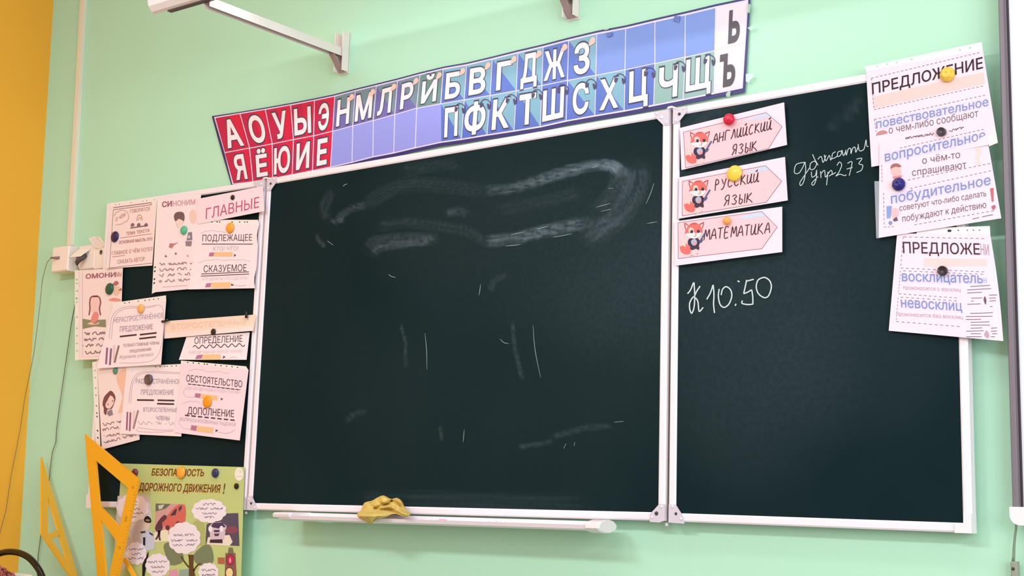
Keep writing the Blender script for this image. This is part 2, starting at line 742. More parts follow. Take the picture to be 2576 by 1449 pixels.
def make_panel(key, nx, ny, strokes):
    q = [Vector(p) for p in PAN[key]]
    c3 = [U(p.x, p.y, YB) for p in q]          # TL TR BR BL, metres
    name = 'center_panel' if key == 'centre' else 'wing_panel'
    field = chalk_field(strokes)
    mbs = MB()
    W3 = (c3[1]-c3[0]).length
    H3 = (c3[3]-c3[0]).length
    fu, fv = .019/W3, .0195/H3
    g = []
    val = []
    for j in range(ny+1):
        for i in range(nx+1):
            u = fu*.5+(1-fu)*i/nx
            v = fv*.5+(1-fv)*j/ny
            P = quadpt(c3, u, v)+Vector((0, .004, 0))
            g.append(P)
            pp = quadpt(q, u, v)
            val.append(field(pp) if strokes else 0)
    fs = [(j*(nx+1)+i, (j+1)*(nx+1)+i, (j+1)*(nx+1)+i+1, j*(nx+1)+i+1) for j in range(ny) for i in range(nx)]
    mbs.add(g, fs, M_board)
    cs = [g[0], g[nx], g[-1], g[ny*(nx+1)]]
    mbs.add([p+Vector((0, .019, 0)) for p in cs]+cs, [(0, 1, 2, 3), (0, 4, 5, 1), (1, 5, 6, 2), (2, 6, 7, 3), (3, 7, 4, 0)], mat('board_back', (120, 110, 100), .8))
    pan = mbs.build(name, board)
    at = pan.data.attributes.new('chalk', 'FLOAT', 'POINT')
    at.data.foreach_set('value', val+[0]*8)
    # frame: four aluminium bars with mitred ends and a raised rounded front
    mf = MB()
    inn = [quadpt(c3, u, v) for u, v in ((fu, fv), (1-fu, fv), (1-fu, 1-fv), (fu, 1-fv))]
    for i in range(4):
        j = (i+1) % 4
        o0, o1, n1, n0 = c3[i], c3[j], inn[j], inn[i]
        b = .0025
        D = Vector((0, b, 0))
        B = Vector((0, .025, 0))
        a0, a1 = o0+(n0-o0)*.18, o1+(n1-o1)*.18
        b0, b1 = o0+(n0-o0)*.82, o1+(n1-o1)*.82
        mf.add([o0+D, o1+D, a0, a1, b0, b1, n0+D, n1+D, o0+B, o1+B, n0+B, n1+B],
               [(0, 2, 3, 1), (2, 4, 5, 3), (4, 6, 7, 5), (0, 1, 9, 8), (6, 10, 11, 7), (8, 9, 11, 10)], M_frame)
    mf.build('frame', pan)
    return pan


P_left = make_panel('left', 8, 8, [])
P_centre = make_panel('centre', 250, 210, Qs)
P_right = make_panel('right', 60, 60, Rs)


def bracket(poly, rivets, parent):
    m_ = MB()
    m_.slab([U(x, y, YB-.0022) for x, y in poly], (0, .0020, 0), M_brk)
    for x, y, r, dk in rivets:
        m_.lathe(U(x, y, YB-.0022), (0, -1, 0), [(r, 0), (r*.9, .0012), (r*.5, .002)], M_dark if dk else M_cap, 12)
    m_.build('corner_bracket', parent)


bracket([(1644, 281), (1683, 274.5), (1683, 314), (1669, 315), (1649, 296)], [(1652.5, 286, .0035, 0), (1665, 295, .005, 0), (1676, 308, .0035, 0)], P_centre)
bracket([(1692.8, 272.5), (1728, 266), (1727.7, 281), (1706, 308), (1692.2, 312)], [(1720, 273, .003, 0), (1709, 287, .004, 1), (1700, 302, .0045, 0)], P_right)
bracket([cO(1755, 320), cO(1845, 325), (1671.6, 1309.5), cO(1755, 640), cO(1590, 630), cO(1590, 500)], [cO(1790, 370)+(.0035, 0), cO(1705, 485)+(.005, 1), cO(1630, 550)+(.0035, 0)], P_centre)
bracket([cO(1912, 325), cO(2035, 340), cO(2165, 550), cO(2175, 660), cO(1908, 640)], [cO(1975, 370)+(.0035, 0), cO(2037, 490)+(.0035, 1), cO(2125, 578)+(.0035, 0)], P_right)
bracket([(671.5, 447.5), (696, 444), (695.4, 457), (680.6, 479), (670.2, 480)], [(689, 450, .0035, 0), (681, 462, .004, 1), (675, 473, .0035, 0)], P_centre)
bracket([(637.5, 455.5), (665.5, 451), (663.8, 480), (656, 478), (638, 464)], [(644, 458, .003, 0), (657, 463, .004, 0)], P_left)
bracket([(622.3, 1250), (633, 1247), (644.6, 1272), (645, 1284), (621.3, 1283)], [(627, 1256, .003, 0), (632, 1266, .004, 1), (640, 1277, .0035, 0)], P_centre)
bracket([(606, 1262), (617, 1250), (616, 1283), (598, 1284)], [(611, 1270, .003, 0)], P_left)

# plastic corner caps on the outer corners
for poly, par in (([(2424, 1291), (2443, 1292), (2444.5, 1342), (2401, 1340.5), (2401.5, 1316), (2423, 1316)], P_right),
                  ([(217, 1244), (229, 1244), (230, 1262), (243, 1262), (243, 1278), (216, 1277.5)], P_left)):
    m_ = MB()
    m_.slab([U(x, y, YB-.0035) for x, y in poly], (0, .0302, 0), M_cap)
    m_.build('corner_cap', par)

# hinges between the panels: a narrow green-grey strip behind each gap with a plastic top cap
for a, b in ((((666, 448), (671, 449)), ((616, 1284), (621, 1284))), (((1683.5, 271), (1692.5, 270)), ((1672, 1312), (1681, 1312)))):
    m_ = MB()
    p = [U(*a[0], YB+.012), U(*a[1], YB+.012), U(*b[1], YB+.012), U(*b[0], YB+.012)]
    m_.slab(p, (0, .008, 0), mat('hinge_grey', (105, 110, 98), .6))
    hb = m_.build('hinge_strip', board)
    m_ = MB()
    cx, cy = (a[0][0]+a[1][0])/2, (a[0][1]+a[1][1])/2
    s = 1 if cx < 1000 else 1.25
    m_.slab([U(cx+dx*s, cy+dy*s, YB-.004) for dx, dy in ((-9, 3), (-6, -2), (2, -3.5), (10, -.5), (11, 3), (2, 0))], (0, .02, 0), M_cap)
    m_.build('hinge_cap', hb)
    m_ = MB()
    cx2, cy2 = (b[0][0]+b[1][0])/2, b[0][1]
    m_.tube([U(cx2, cy2+3, YB+.012), U(cx2+1, cy2+9*s, YB+.012)], .004, M_cap, 8)
    m_.build('hinge_pin', hb)

# chalk writing
surfR = Surf(PAN['right'], YB+.003)
m_ = MB()
for st in ([(245, 490), (285, 440), (322, 350), (330, 410), (335, 520), (328, 650), (300, 733), (275, 690), (272, 610), (303, 545), (335, 520)],
           [(402, 395), (360, 460), (332, 525)], [(345, 540), (375, 590), (385, 690), (400, 708), (440, 660)],
           [(485, 560), (530, 480), (563, 380)], [(565, 378), (575, 500), (570, 620), (582, 730)],
           [(640, 430), (630, 520), (650, 620), (700, 660), (760, 620), (797, 520), (780, 440), (725, 402), (680, 440), (665, 507)],
           [(868, 330), (895, 342)], [(838, 640), (850, 615)],
           [(1070, 310), (1025, 322), (985, 332)], [(982, 318), (965, 400), (945, 490)], [(945, 490), (995, 470), (1045, 440)], [(1045, 440), (1058, 530), (1060, 622)],
           [(1065, 618), (1000, 625), (925, 610), (930, 575)],
           [(1150, 300), (1210, 288), (1270, 330), (1290, 410), (1255, 515), (1200, 538), (1130, 490), (1102, 410), (1118, 330), (1155, 298)]):
    surfR.stroke(m_, [cR(*p) for p in st], 3.2, M_chalk, .0005, 5)
wr = m_.build('chalk_writing', P_right)
wr['label'] = 'large handwritten chalk letter and time'
m_ = MB()
for st in ([(175, 870), (118, 885), (105, 940), (135, 945), (165, 900), (178, 868), (182, 930), (170, 1000), (150, 1030), (143, 1010), (175, 960), (212, 905)],
           [(240, 862), (215, 880), (215, 918), (240, 915), (258, 880), (240, 860)],
           [(230, 815), (245, 850), (268, 890)], [(266, 850), (290, 830), (302, 872), (322, 822)], [(310, 818), (322, 862), (345, 822), (355, 856), (366, 822)],
           [(388, 797), (367, 812), (366, 845), (400, 828)], [(428, 792), (405, 800), (402, 830), (425, 818), (432, 786), (442, 825), (458, 795)],
           [(458, 785), (462, 822), (475, 780), (492, 776), (494, 812), (505, 775), (522, 767), (527, 802), (545, 760)],
           [(543, 745), (552, 790), (578, 785), (588, 765), (598, 715), (602, 757), (615, 762)],
           [(222, 935), (226, 972), (250, 958), (258, 922), (255, 985), (238, 1026), (224, 1015), (268, 968)],
           [(285, 930), (288, 978)], [(287, 950), (312, 925), (318, 972), (334, 952)], [(336, 935), (326, 1028)], [(336, 950), (357, 925), (365, 948), (342, 966)],
           [(365, 955), (390, 940)], [(398, 892), (415, 868), (430, 890), (410, 940), (390, 965), (418, 952), (450, 962), (462, 955)],
           [(470, 878), (502, 868), (482, 962)], [(465, 917), (505, 905)], [(532, 848), (570, 843), (548, 880), (575, 890), (565, 925), (532, 940)]):
    surfR.stroke(m_, [cJ(*p) for p in st], 1.9, M_chalk, .0005, 4)
wr = m_.build('chalk_writing', P_right)
wr['label'] = 'two small handwritten chalk words'

# thin chalk scratches of the wiped centre panel
surfC = Surf(PAN['centre'], YB+.003)
m_ = MB()
M_scr = mat('chalk_scratch', (176, 192, 192), .9, trans=.35)
for st in ([(1600, 520), (1680, 505)], [(1760, 485), (1830, 470)], [(1565, 591), (1610, 588), (1660, 582)], [(1860, 537), (1920, 527), (1980, 515)], [(2130, 350), (2220, 325)],
           [(2160, 376), (2220, 362)], [(2445, 452), (2510, 440)], [(553, 222), (562, 210), (580, 205)], [(835, 768), (855, 782), (880, 787)], [(1400, 900), (1410, 830)],
           [(2490, 200), (2470, 260), (2440, 330)], [(2100, 105), (2140, 95)], [(2205, 232), (2235, 232)], [(455, 560), (490, 585)]):
    m_ = MB()
    surfC.stroke(m_, [cQ(*p) for p in st], 1.7, M_scr, .0005, 4, True)
    m_.build('chalk_mark', P_centre)
for st in ([(1069, 838), (1073, 880), (1074, 930)], [(1168, 1080), (1165, 1112)], [(1258, 853), (1268, 862), (1280, 864)], [(1545, 1062), (1568, 1060)], [(1341, 818), (1346, 880), (1360, 950)],
           [(1418, 1128), (1424, 1116)], [(1444, 1122), (1446, 1112)]):
    m_ = MB()
    surfC.stroke(m_, st, 1.5, M_scr, .0005, 4, True)
    m_.build('chalk_mark', P_centre)

# tray under the centre panel
m_ = MB()
xl = U(700, 1290, -.12).x
xr = U(1532, 1315, -.06).x
zt = U(1300, 1304, YB).z-.0015
prof = [(-.040, 0), (-.040, -.019), (-.060, -.0225), (-.100, -.0225), (-.117, -.018), (-.121, -.009), (-.118, -.0085), (-.112, -.0145), (-.098, -.018), (-.060, -.018), (-.044, -.0145), (-.0435, 0)]
n = len(prof)
m_.add([(xl, y, zt+z) for y, z in prof]+[(xr, y, zt+z) for y, z in prof],
       [(i, (i+1) % n, n+(i+1) % n, n+i) for i in range(n)]+[tuple(range(n)), tuple(range(2*n-1, n-1, -1))], M_frame)
# upright that fastens the tray behind the frame
m_.box((xl+.1, -.040, zt-.012), (xr-.1, -.014, zt-.004), M_frame)
tray = m_.build('chalk_tray', board)
for x0, x1 in ((xl-.022, xl+.05), (xr-.028, xr+.012)):
    m_ = MB()
    pr = [(-.038, .001), (-.038, -.020), (-.055, -.0245), (-.100, -.0245), (-.119, -.02), (-.124, -.012), (-.122, -.0065), (-.112, -.005), (-.09, -.003), (-.06, .001)]
    if x0 > xl:
        pr = [(-.082+.0435*math.cos(a*.5236+.26), -.0115+.0165*math.sin(a*.5236+.26)) for a in range(12)]
        pr.reverse()
    if x0 < xl:
        pr = [(-.038, .001), (-.038, -.018), (-.055, -.0215), (-.122, -.0135), (-.125, -.006), (-.118, -.001), (-.08, .001)]
    n = len(pr)
    xs = [x0, x0+.004, x1-.004, x1]
    vs_ = []
    cy, cz = -.08, -.011
    for x, k in zip(xs, (.86, 1, 1, .86)):
        vs_ += [(x, cy+(y-cy)*k, zt+cz+(z-cz)*k) for y, z in pr]
    fs = [(a*n+i, a*n+(i+1) % n, (a+1)*n+(i+1) % n, (a+1)*n+i) for a in range(3) for i in range(n)]+[tuple(range(n)), tuple(range(4*n-1, 3*n-1, -1))]
    m_.add(vs_, fs, M_cap)
    m_.build('end_cap', tray)

# chalk pieces lying in the tray
CH = [((755, 245), (825, 252), 'long white chalk stick in the tray, just right of the yellow cloth', (255, 244, 250), .006),
      ((845, 266), (872, 262), 'short white chalk stub in the tray beside the pink chalk', (255, 250, 250), .006),
      ((905, 262), (965, 270), 'pink chalk stick lying in the chalk tray', (250, 175, 185), .006),
      ((1338, 290), (1362, 292), 'leftmost of the three white chalk crumbs mid-tray', (255, 248, 245), .005),
      ((1402, 291), (1428, 293), 'middle one of the three white chalk crumbs mid-tray', (255, 248, 245), .0055),
      ((1480, 294), (1515, 297), 'rightmost of the three white chalk crumbs mid-tray', (255, 248, 245), .0055),
      ((2245, 330), (2275, 333), 'chalk crumb in the tray, second from its right end cap', (250, 240, 240), .0055),
      ((2345, 334), (2380, 338), 'chalk crumb in the tray touching its right end cap', (250, 240, 240), .0055)]
for i, (a, b, lab, colr, r) in enumerate(CH):
    yy = -.078 if i < 3 else -.104
    pa = U(*cW(*a), yy)
    pb = U(*cW(*b), yy)
    zf = zt-.018+r if i < 3 else zt-.0155+r
    pa.z = pb.z = zf
    m_ = MB()
    d = (pb-pa)
    m_.tube([pa, pa+d*.06, pa+d*.5, pb-d*.08, pb], [r*.8, r, r, r, r*.75], mat('chalk_%d' % i, colr, .9, k=1.05), 10)
    tag(m_.build('chalk'), lab, 'chalk', 'chalk pieces in the tray')

# ------------------------------------------------------------------ yellow cloth on the tray
out = smooth([cN(*p) for p in ((1425, 440), (1468, 400), (1510, 310), (1600, 284), (1680, 240), (1745, 222), (1830, 262), (1900, 250), (1960, 288), (2005, 380), (2062, 435), (2040, 472), (1985, 472), (1900, 445), (1830, 452), (1760, 485), (1650, 512), (1577, 568), (1500, 515), (1432, 478))], 4, True)
folds = [([(1640, 380), (1720, 345), (1830, 330), (1900, 345)], 9, -.013), ([(1690, 260), (1690, 300), (1760, 330), (1840, 280)], 8, -.012), ([(1450, 420), (1550, 410), (1640, 430)], 7, -.007),
         ([(1680, 400), (1800, 395), (1890, 430), (1960, 470)], 9, -.012), ([(1840, 290), (1920, 330), (1990, 400)], 8, -.011), ([(1580, 300), (1600, 350), (1650, 380)], 8, -.008),
         ([(1530, 480), (1600, 440), (1680, 440)], 8, .006), ([(1700, 370), (1820, 355), (1930, 420), (2010, 450)], 8, .009), ([(1690, 250), (1750, 240), (1810, 270)], 8, .008), ([(1850, 265), (1930, 285), (1985, 380)], 8, .009)]
FS = []
for pts, w, k in folds:
    P = smooth([cN(*p) for p in pts], 5)
    FS.append((P, w*.42, k))


def inside(p, poly):
    c = False
    j = len(poly)-1
    for i in range(len(poly)):
        a, b = poly[i], poly[j]
        if (a.y > p.y) != (b.y > p.y) and p.x < (b.x-a.x)*(p.y-a.y)/(b.y-a.y)+a.x:
            c = not c
        j = i
    return c


def cloth():
    from mathutils import noise
    n = len(out)
    cx = sum(p.x for p in out)/n
    cy = sum(p.y for p in out)/n
    C = Vector((cx, cy))
    rings = 22
    vs_ = []
    for k in range(rings+1):
        t = k/rings
        for p in out:
            q = C+(p-C)*t
            edge = min((q-o).length for o in out)
            y = -.075
            b = .05*(1-math.exp(-edge/9))
            for P, w, a in FS:
                d = min((q-o).length for o in P)
                b += 1.8*a*math.exp(-(d/w)**2)*min(1, edge/4)
            b += .004*noise.noise(Vector((q.x*.09, q.y*.09, 0)))*min(1, edge/4)
            low = min(1, max(0, (q.y-1280)/18))
            y = -.066-.066*low
            vs_.append(U(q.x, q.y, y-b*.8))
    fs = []
    for k in range(rings):
        for i in range(n):
            j = (i+1) % n
            fs.append((k*n+i, (k+1)*n+i, (k+1)*n+j, k*n+j))
    m_ = MB()
    cl = mat('yellow_cloth', (224, 194, 108), .9, k=1.05, spec=.15, noise=.05, nscale=300)
    m_.add(vs_, fs, cl, True)
    N = len(vs_)
    back = [v+(v-CAM).normalized()*max(.003, min((.0185+(v.z-zt)*.9 if v.z > zt-.006 else 0), (-.05-v.y if v.z > zt-.004 else -.127-v.y))) for v in vs_]
    m_.add(vs_[-n:]+back[-n:], [(i, n+i, n+(i+1) % n, (i+1) % n) for i in range(n)], cl, True)
    m_.add(back, [tuple(reversed(f)) for f in fs], cl, True)
    return m_


tag(cloth().build('cleaning_cloth'), 'crumpled mustard yellow cloth draped over the chalk tray', 'cloth')

# ------------------------------------------------------------------ alphabet banner
YA = -.006
topI = [(540.7, 296), (603.8, 285.6), (667.4, 275.2), (731, 264), (791, 252.5), (842, 242), (893.6, 228.6), (946.4, 216), (1000, 203), (1056, 188), (1115, 174), (1173.5, 164), (1238, 149), (1303, 133), (1366, 118.6), (1430.2, 102), (1500.9, 85.4), (1573.8, 71.8), (1647.3, 54.7), (1723.7, 37.6), (1800, 19.4), (1882.4, 2.3)]
midI = [(564.5, 384), (627.6, 372.5), (684.6, 362), (738, 351), (789, 341.5), (836.7, 330), (887.4, 316.6), (939, 303), (993, 288), (1048, 272), (1108.5, 261), (1167.7, 251), (1233, 240), (1298.6, 228), (1363, 215), (1427.5, 202), (1499, 189), (1572, 175.4), (1647.3, 159.5), (1723, 143.5), (1798, 127.6), (1875.6, 109)]
botI = [(586, 462.6), (636, 457), (685.6, 449), (735, 439), (786, 429), (831.5, 420), (885.4, 407.7), (938, 394), (990.3, 384), (1044.5, 371), (1109, 357), (1160.6, 349.7), (1225, 339), (1293, 328.6), (1359, 318), (1424, 303.5), (1496.3, 290.4), (1570.3, 278), (1644.4, 264), (1718.4, 249.4), (1795.9, 233.5), (1868.8, 218.7)]
topI, midI, botI = [[Vector(p) for p in a] for a in (topI, midI, botI)]


class BSurf(Surf):
    def __init__(s):
        s.y = YA
        s.lift = (0, 0, 0, 0)
        s.belly = 0

    def at(s, p, h=0):
        t = (p[0]-600)/1280
        return U(p[0], p[1], YA-h-.003*(1+math.sin(t*17))*.5)


bs = BSurf()
navy = mat('banner_navy', (42, 38, 110), .4)
white = mat('banner_white', (236, 224, 250), .4)
lett = mat('banner_letter', (255, 236, 238), .45, k=1.03)
outl = mat('banner_outline', (62, 58, 92), .5)
bm_ = MB()
NC = 21


def extend(a, b, k):
    d = (a-b).normalized()
    return a+d*k


# backing sheet: navy border, white margin
tl = [extend(topI[i], midI[i], 4+5*i/NC) for i in range(NC+1)]
bl = [extend(botI[i], midI[i], (3 if i < 5 else 8+6*i/NC)) for i in range(NC+1)]
tl[0] += Vector((-7, 0))
bl[0] += Vector((-5, 0))
tl[-1] += Vector((5, -1))
bl[-1] += Vector((6, 0))
ml = [m.copy() for m in midI]
ml[0] += Vector((-6.5, 0))
ml[-1] += Vector((5.5, 0))
back = []
for i in range(NC):
    for t in (0, .5):
        back.append([a[i]+(a[i+1]-a[i])*t for a in (tl, ml, bl)])
back.append([tl[-1], ml[-1], bl[-1]])
vs_ = [bs.at(p) for c in back for p in c]
n = len(back)
fs = [(3*i+k, 3*i+k+1, 3*i+k+4, 3*i+k+3) for i in range(n-1) for k in (0, 1)]
bm_.add(vs_+[v+Vector((0, .0008, 0)) for v in vs_], fs+[tuple(reversed([j+3*n for j in f])) for f in fs]+[(3*i, 3*i+3, 3*n+3*i+3, 3*n+3*i) for i in range(n-1)]+[(3*n-3, 3*n-2, 6*n-2, 6*n-3), (3*n-2, 3*n-1, 6*n-1, 6*n-2)], navy)
# white under-grid
wt = [extend(topI[i], midI[i], 1.6+1.8*i/NC) for i in range(NC+1)]
wb = [extend(botI[i], midI[i], 1.6+1.8*i/NC) for i in range(NC+1)]
wt[0] += Vector((-2, 0))
wb[0] += Vector((-2, 0))
for i in range(NC):
    bs.poly(bm_, [wt[i], midI[i], wb[i], wb[i+1], midI[i+1], wt[i+1]], white, .0008)
red_u = mat('banner_red', (226, 10, 74), .4)
red_l = mat('banner_red_deep', (202, 14, 80), .4)
C_ = {'tl': mat('cell_teal', (118, 146, 158), .4), 'pu': mat('cell_purple', (112, 108, 176), .4), 'gr': mat('cell_green', (106, 146, 142), .4), 'bl': mat('cell_blue', (86, 116, 200), .4),
      'lb': mat('cell_light_blue', (128, 180, 200), .4), 'gg': mat('cell_sage', (148, 186, 176), .4), 'bp': mat('cell_lilac', (152, 158, 234), .4), 'bb': mat('cell_sky', (122, 150, 220), .4)}
top = 'АОУЫЭНМЛРЙБВГДЖЗ'
bot = 'ЯЁЮИЕ     ПФКТШСХЦЧЩ'
topc = ['tl/pu', 'tl/pu', 'tl/pu', 'tl/pu', 'gr', 'lb/bl', 'lb/bl', 'lb/bl', 'lb/bl', 'bl', 'lb/bl', 'bb', 'bb', 'bb', 'bb']
botc = ['bp']*5+['lb/bl', 'lb/bl', 'lb/bl', 'lb/bl', 'bl', 'lb/bl', 'lb/bl', 'bl', 'gg', 'gg']


def cellq(a, b, i, gap):
    q = [a[i], a[i+1], b[i+1], b[i]]
    c = sum(q, Vector((0, 0)))/4
    return [p+Vector((math.copysign(gap, c.x-p.x), math.copysign(gap, c.y-p.y))) for p in q]


for row in (0, 1):
    a, b = (topI, midI) if row == 0 else (midI, botI)
    for i in range(NC):
        q = cellq(a, b, i, 1.2)
        if row == 1 and i == 9:
            q[1].x += 2
            q[2].x += 2
        if i < 5:
            bs.poly(bm_, q, red_l, .0012)
            bs.poly(bm_, [q[0]+(q[1]-q[0])*.45, q[1], q[2]+(q[3]-q[2])*.1, q[2]+(q[3]-q[2])*.35], red_u, .0014)
        elif i == 20:
            bs.poly(bm_, [p+Vector((math.copysign(-1.5, (q[0]+q[2]).x/2-p.x), 0)) for p in q], M_card, .0012)
        else:
            k = (topc if row == 0 else botc)[i-5]
            if '/' in k:
                u_, l_ = k.split('/')
                bs.poly(bm_, q, C_[l_], .0012)
                bs.poly(bm_, [q[0], q[1], q[2]], C_[u_], .0014)
            else:
                bs.poly(bm_, q, C_[k], .0012)
        ch = (top if row == 0 else bot)
        ch = ch[i] if i < len(ch) else ' '
        if i == 20:
            ch = 'ЬЪ'[row]
        if ch == ' ':
            continue
        base = q[3]+(q[0]-q[3])*.12
        baseR = q[2]+(q[1]-q[2])*.12
        d = baseR-base
        upv = (q[0]-q[3]+q[1]-q[2])/2
        lean = -upv.x/upv.y
        x0, x1 = (.14, .80) if i >= 5 else (.16, .84)
        if ch in 'ЖМШЩФЫЮ':
            x0, x1 = .05, .90
        if ch in 'ЕЁГРЯСЗЭ':
            x0, x1 = .20, .78
        if ch == 'Ъ':
            x0, x1 = .15, .72
        if ch == 'Ь':
            x0, x1 = .42, .80
        cap = upv.length*(.72 if ch not in 'ЁЙ' else .62)
        p0 = base+d*x0
        p1 = base+d*x1
        if ch in 'ЦЩД':
            p0 += upv*.06
            p1 += upv*.06
        if i == 20:
            bs.text(bm_, ch, p0, p1, cap*.98, mat('letter_charcoal', (74, 64, 70), .4), .05, .002, up=lean)
            continue
        bs.text(bm_, ch, p0+Vector((-1.5, 1.2)), p1+Vector((1.8, 1.2)), cap*1.045, outl, .052, .0017, up=lean)
        bs.text(bm_, ch, p0, p1, cap, lett, .03, .0022, up=lean)
        if i >= 5:
            ic = q[1]+(q[3]-q[1])*.12+Vector((-2, 2))
            sz = upv.length/100
            if row == 0:
                colb = mat('bell_peach', (255, 206, 190), .5)
                bs.poly(bm_, [ic+Vector((dx*sz, dy*sz)) for dx, dy in ((2, -9), (8, -5), (8, 3), (2, 9), (-6, 13), (-9, 12), (-7, 5), (-4, -4))], colb, .0026, 3)
            else:
                hd = mat('headphone_print', (70, 62, 100), .5)
                bs.stroke(bm_, [ic+Vector((dx*sz, dy*sz)) for dx, dy in ((-14, 14), (-13, 3), (-5, -6), (5, -5), (12, 3), (11, 17))], 2.2*sz, hd, .0026)
                bs.poly(bm_, [ic+Vector((dx*sz, dy*sz)) for dx, dy in ((-15, 10), (-11, 3), (-6, 4), (-8, 12), (-13, 16))], hd, .0027, 3)
                bs.poly(bm_, [ic+Vector((dx*sz, dy*sz)) for dx, dy in ((4, 5), (9, 6), (12, 14), (8, 20), (5, 14))], hd, .0027, 3)
banner = thing('alphabet_banner', (.8, -.005, 2.0), 'long blue and red alphabet letter banner on the wall above the chalkboard', 'banner')
pb_ = bm_.build('printed_sheet', banner)
M_tape = mat('clear_tape', (214, 246, 220), .15, trans=.6)
M_tape2 = mat('blue_tape', (96, 120, 196), .2, trans=.25)
for q in ([(1880, 70), (1896, 62), (1901, 67), (1888, 77)], [(1876, 186), (1894, 184), (1896, 192), (1882, 208), (1876, 205)], [(1826, 236), (1832, 229), (1838, 230), (1836, 243), (1827, 243)],
          [(1519, 70), (1524, 66), (1530, 66), (1531, 74), (1520, 76)], [(1880, 8), (1889, 12), (1885, 33), (1878, 30)], [(1697, 40), (1711, 40), (1708, 57), (1693, 52)], [(1525, 84), (1540, 80), (1539, 90), (1527, 93)]):
    m_ = MB()
    m_.slab([U(x, y, YA-.006) for x, y in q], (0, .0006, 0), M_tape2 if q[0][0] in (1697, 1525) else M_tape)
    m_.build('tape_strip', banner)

# ------------------------------------------------------------------ sheets on the left wing
dk = ink(92, 62, 72)
md = ink(150, 112, 118)
lt = ink(206, 172, 186)
vlt = ink(228, 200, 214)
br = ink(196, 128, 124)
G_L = 'paper sheets on the left wing'


def new_sheet(q, y, label, lift=(0, 0, 0, 0), m=None, warp=None, belly=0):
    s = Surf(q, y, lift, belly)
    b = MB()
    s.sheet(b, m or M_paper, 12, .0004, warp)
    s.mb = b
    s.label = label
    return s


def finish(s, name='paper_sheet', group=G_L, strip=None, cat='paper sheet', **kw):
    o = tag(s.mb.build(name), s.label, cat, group)
    if strip:
        m_ = MB()
        hole_strip(m_, s, *strip[:4], strip[4], M_sleeve, **kw)
        m_.build('punched_margin', o)
    return o


HS = (.12, .2, .45, .7, .78, .92)


def pencil(s, er, body, tip):
    b = s.mb
    s.poly(b, er, ink(196, 128, 160), .0006)
    s.poly(b, body, ink(255, 206, 150), .0005)
    s.poly(b, tip, ink(110, 76, 84), .0006)


def rect(f, x0, y0, x1, y1, sk=0):
    return [f(x0+sk, y0), f(x1+sk, y0), f(x1, y1), f(x0, y1)]


def cloudline(s, f, pts, m=None, w=1.0):
    P = smooth([f(*p) for p in pts], 4)
    out_ = [p+Vector((0, 1.0*math.sin(i*1.9))) for i, p in enumerate(P)]
    s.stroke(s.mb, out_, w, m or vlt, .0005, 2)


# a: top left sheet
s = new_sheet([(277, 523), (395, 507), (383, 668), (267, 676)], -.0432, 'uppermost left pink sheet about the topic of a text, navy magnet on its edge', (0, 0, 0, .006), M_peach)
b = s.mb
s.stroke(b, [cS(540, 270), cS(1030, 205)], 1.8, md)
s.stroke(b, [cS(540, 297), cS(1035, 232)], 1.3, md)
s.stroke(b, [cS(1035, 205), cS(1035, 235)], 1.0, md)
s.text(b, 'ГОВОРИТСЯ', cS(755, 340), cS(1010, 305), 9, br)
s.text(b, 'О ЧЁМ', cS(570, 450), cS(695, 380), 9, br)
cloudline(s, cS, [(545, 380), (600, 320), (700, 310), (740, 400), (680, 465), (570, 500)], br)
s.stroke(b, [cS(845, 440), cS(855, 385), cS(880, 362), cS(905, 380), cS(912, 432)], 1.6, ink(220, 150, 120))
s.stroke(b, [cS(860, 435), cS(885, 395), cS(900, 430)], 1.1, br)
for x in (790, 870, 965):
    s.poly(b, [cS(x-20, 520), cS(x-25, 490), cS(x, 465), cS(x+22, 480), cS(x+22, 510)], md, .0005)
s.stroke(b, [cS(760, 535), cS(990, 500)], 3, md)
s.text(b, 'ТЕМА ТЕКСТА', cS(705, 628), cS(1010, 582), 8, br, .01)
s.stroke(b, [cS(630, 662), cS(1040, 608)], 1.2, br)
s.text(b, 'ОСНОВНАЯ МЫСЛЬ ЭТО', cS(610, 740), cS(1045, 692), 7.5, br, .02)
s.text(b, 'ГЛАВНОЕ О ЧЁМ ХОТЕЛ', cS(520, 885), cS(1045, 828), 9.5, br)
s.stroke(b, [cS(525, 908), cS(690, 888)], 1.2, br)
s.text(b, 'СКАЗАТЬ АВТОР', cS(595, 998), cS(945, 958), 10, br)
s.stroke(b, [cS(480, 1052), cS(1040, 988)], 1.1, md)
s.stroke(b, [cS(540, 300), cS(490, 1045)], .9, md)
finish(s, strip=((279, 511), (397, 496), (277, 523), (395, 507), HS))

# e: homonyms
s = new_sheet([(199, 680), (309, 674), (301, 902), (199.5, 905)], -.0436, 'lower left sheet headed ОМОНИМЫ with a dark green magnet, overhanging the board frame', (0, 0, 0, .003), M_peach)
b = s.mb
s.text(b, 'ОМОНИ', cB(180, 212), cB(570, 186), 11.5, ink(176, 108, 122), .03)
s.text(b, 'МЫ', cB(575, 186), cB(645, 180), 11.5, ink(220, 160, 160), .02)
for sg in (-1, 1):
    s.stroke(b, [cB(305+sg*8, 435), cB(305+sg*55, 455), cB(305+sg*70, 520), cB(300+sg*62, 600), cB(300+sg*75, 685)], 3.2, ink(150, 86, 96), .0006)
s.poly(b, [cB(270, 432), cB(345, 428), cB(335, 450), cB(280, 452)], ink(130, 70, 84), .0007)
s.poly(b, [cB(255, 460), cB(355, 455), cB(350, 640), cB(250, 650)], ink(255, 214, 206), .0005)
s.poly(b, [cB(140, 730), cB(260, 750), cB(445, 740), cB(445, 840), cB(300, 830), cB(145, 862)], ink(150, 150, 118), .0005)
s.poly(b, [cB(250, 750), cB(280, 660), cB(325, 640), cB(350, 680), cB(335, 750), cB(285, 785)], ink(246, 150, 142), .0007, 3)
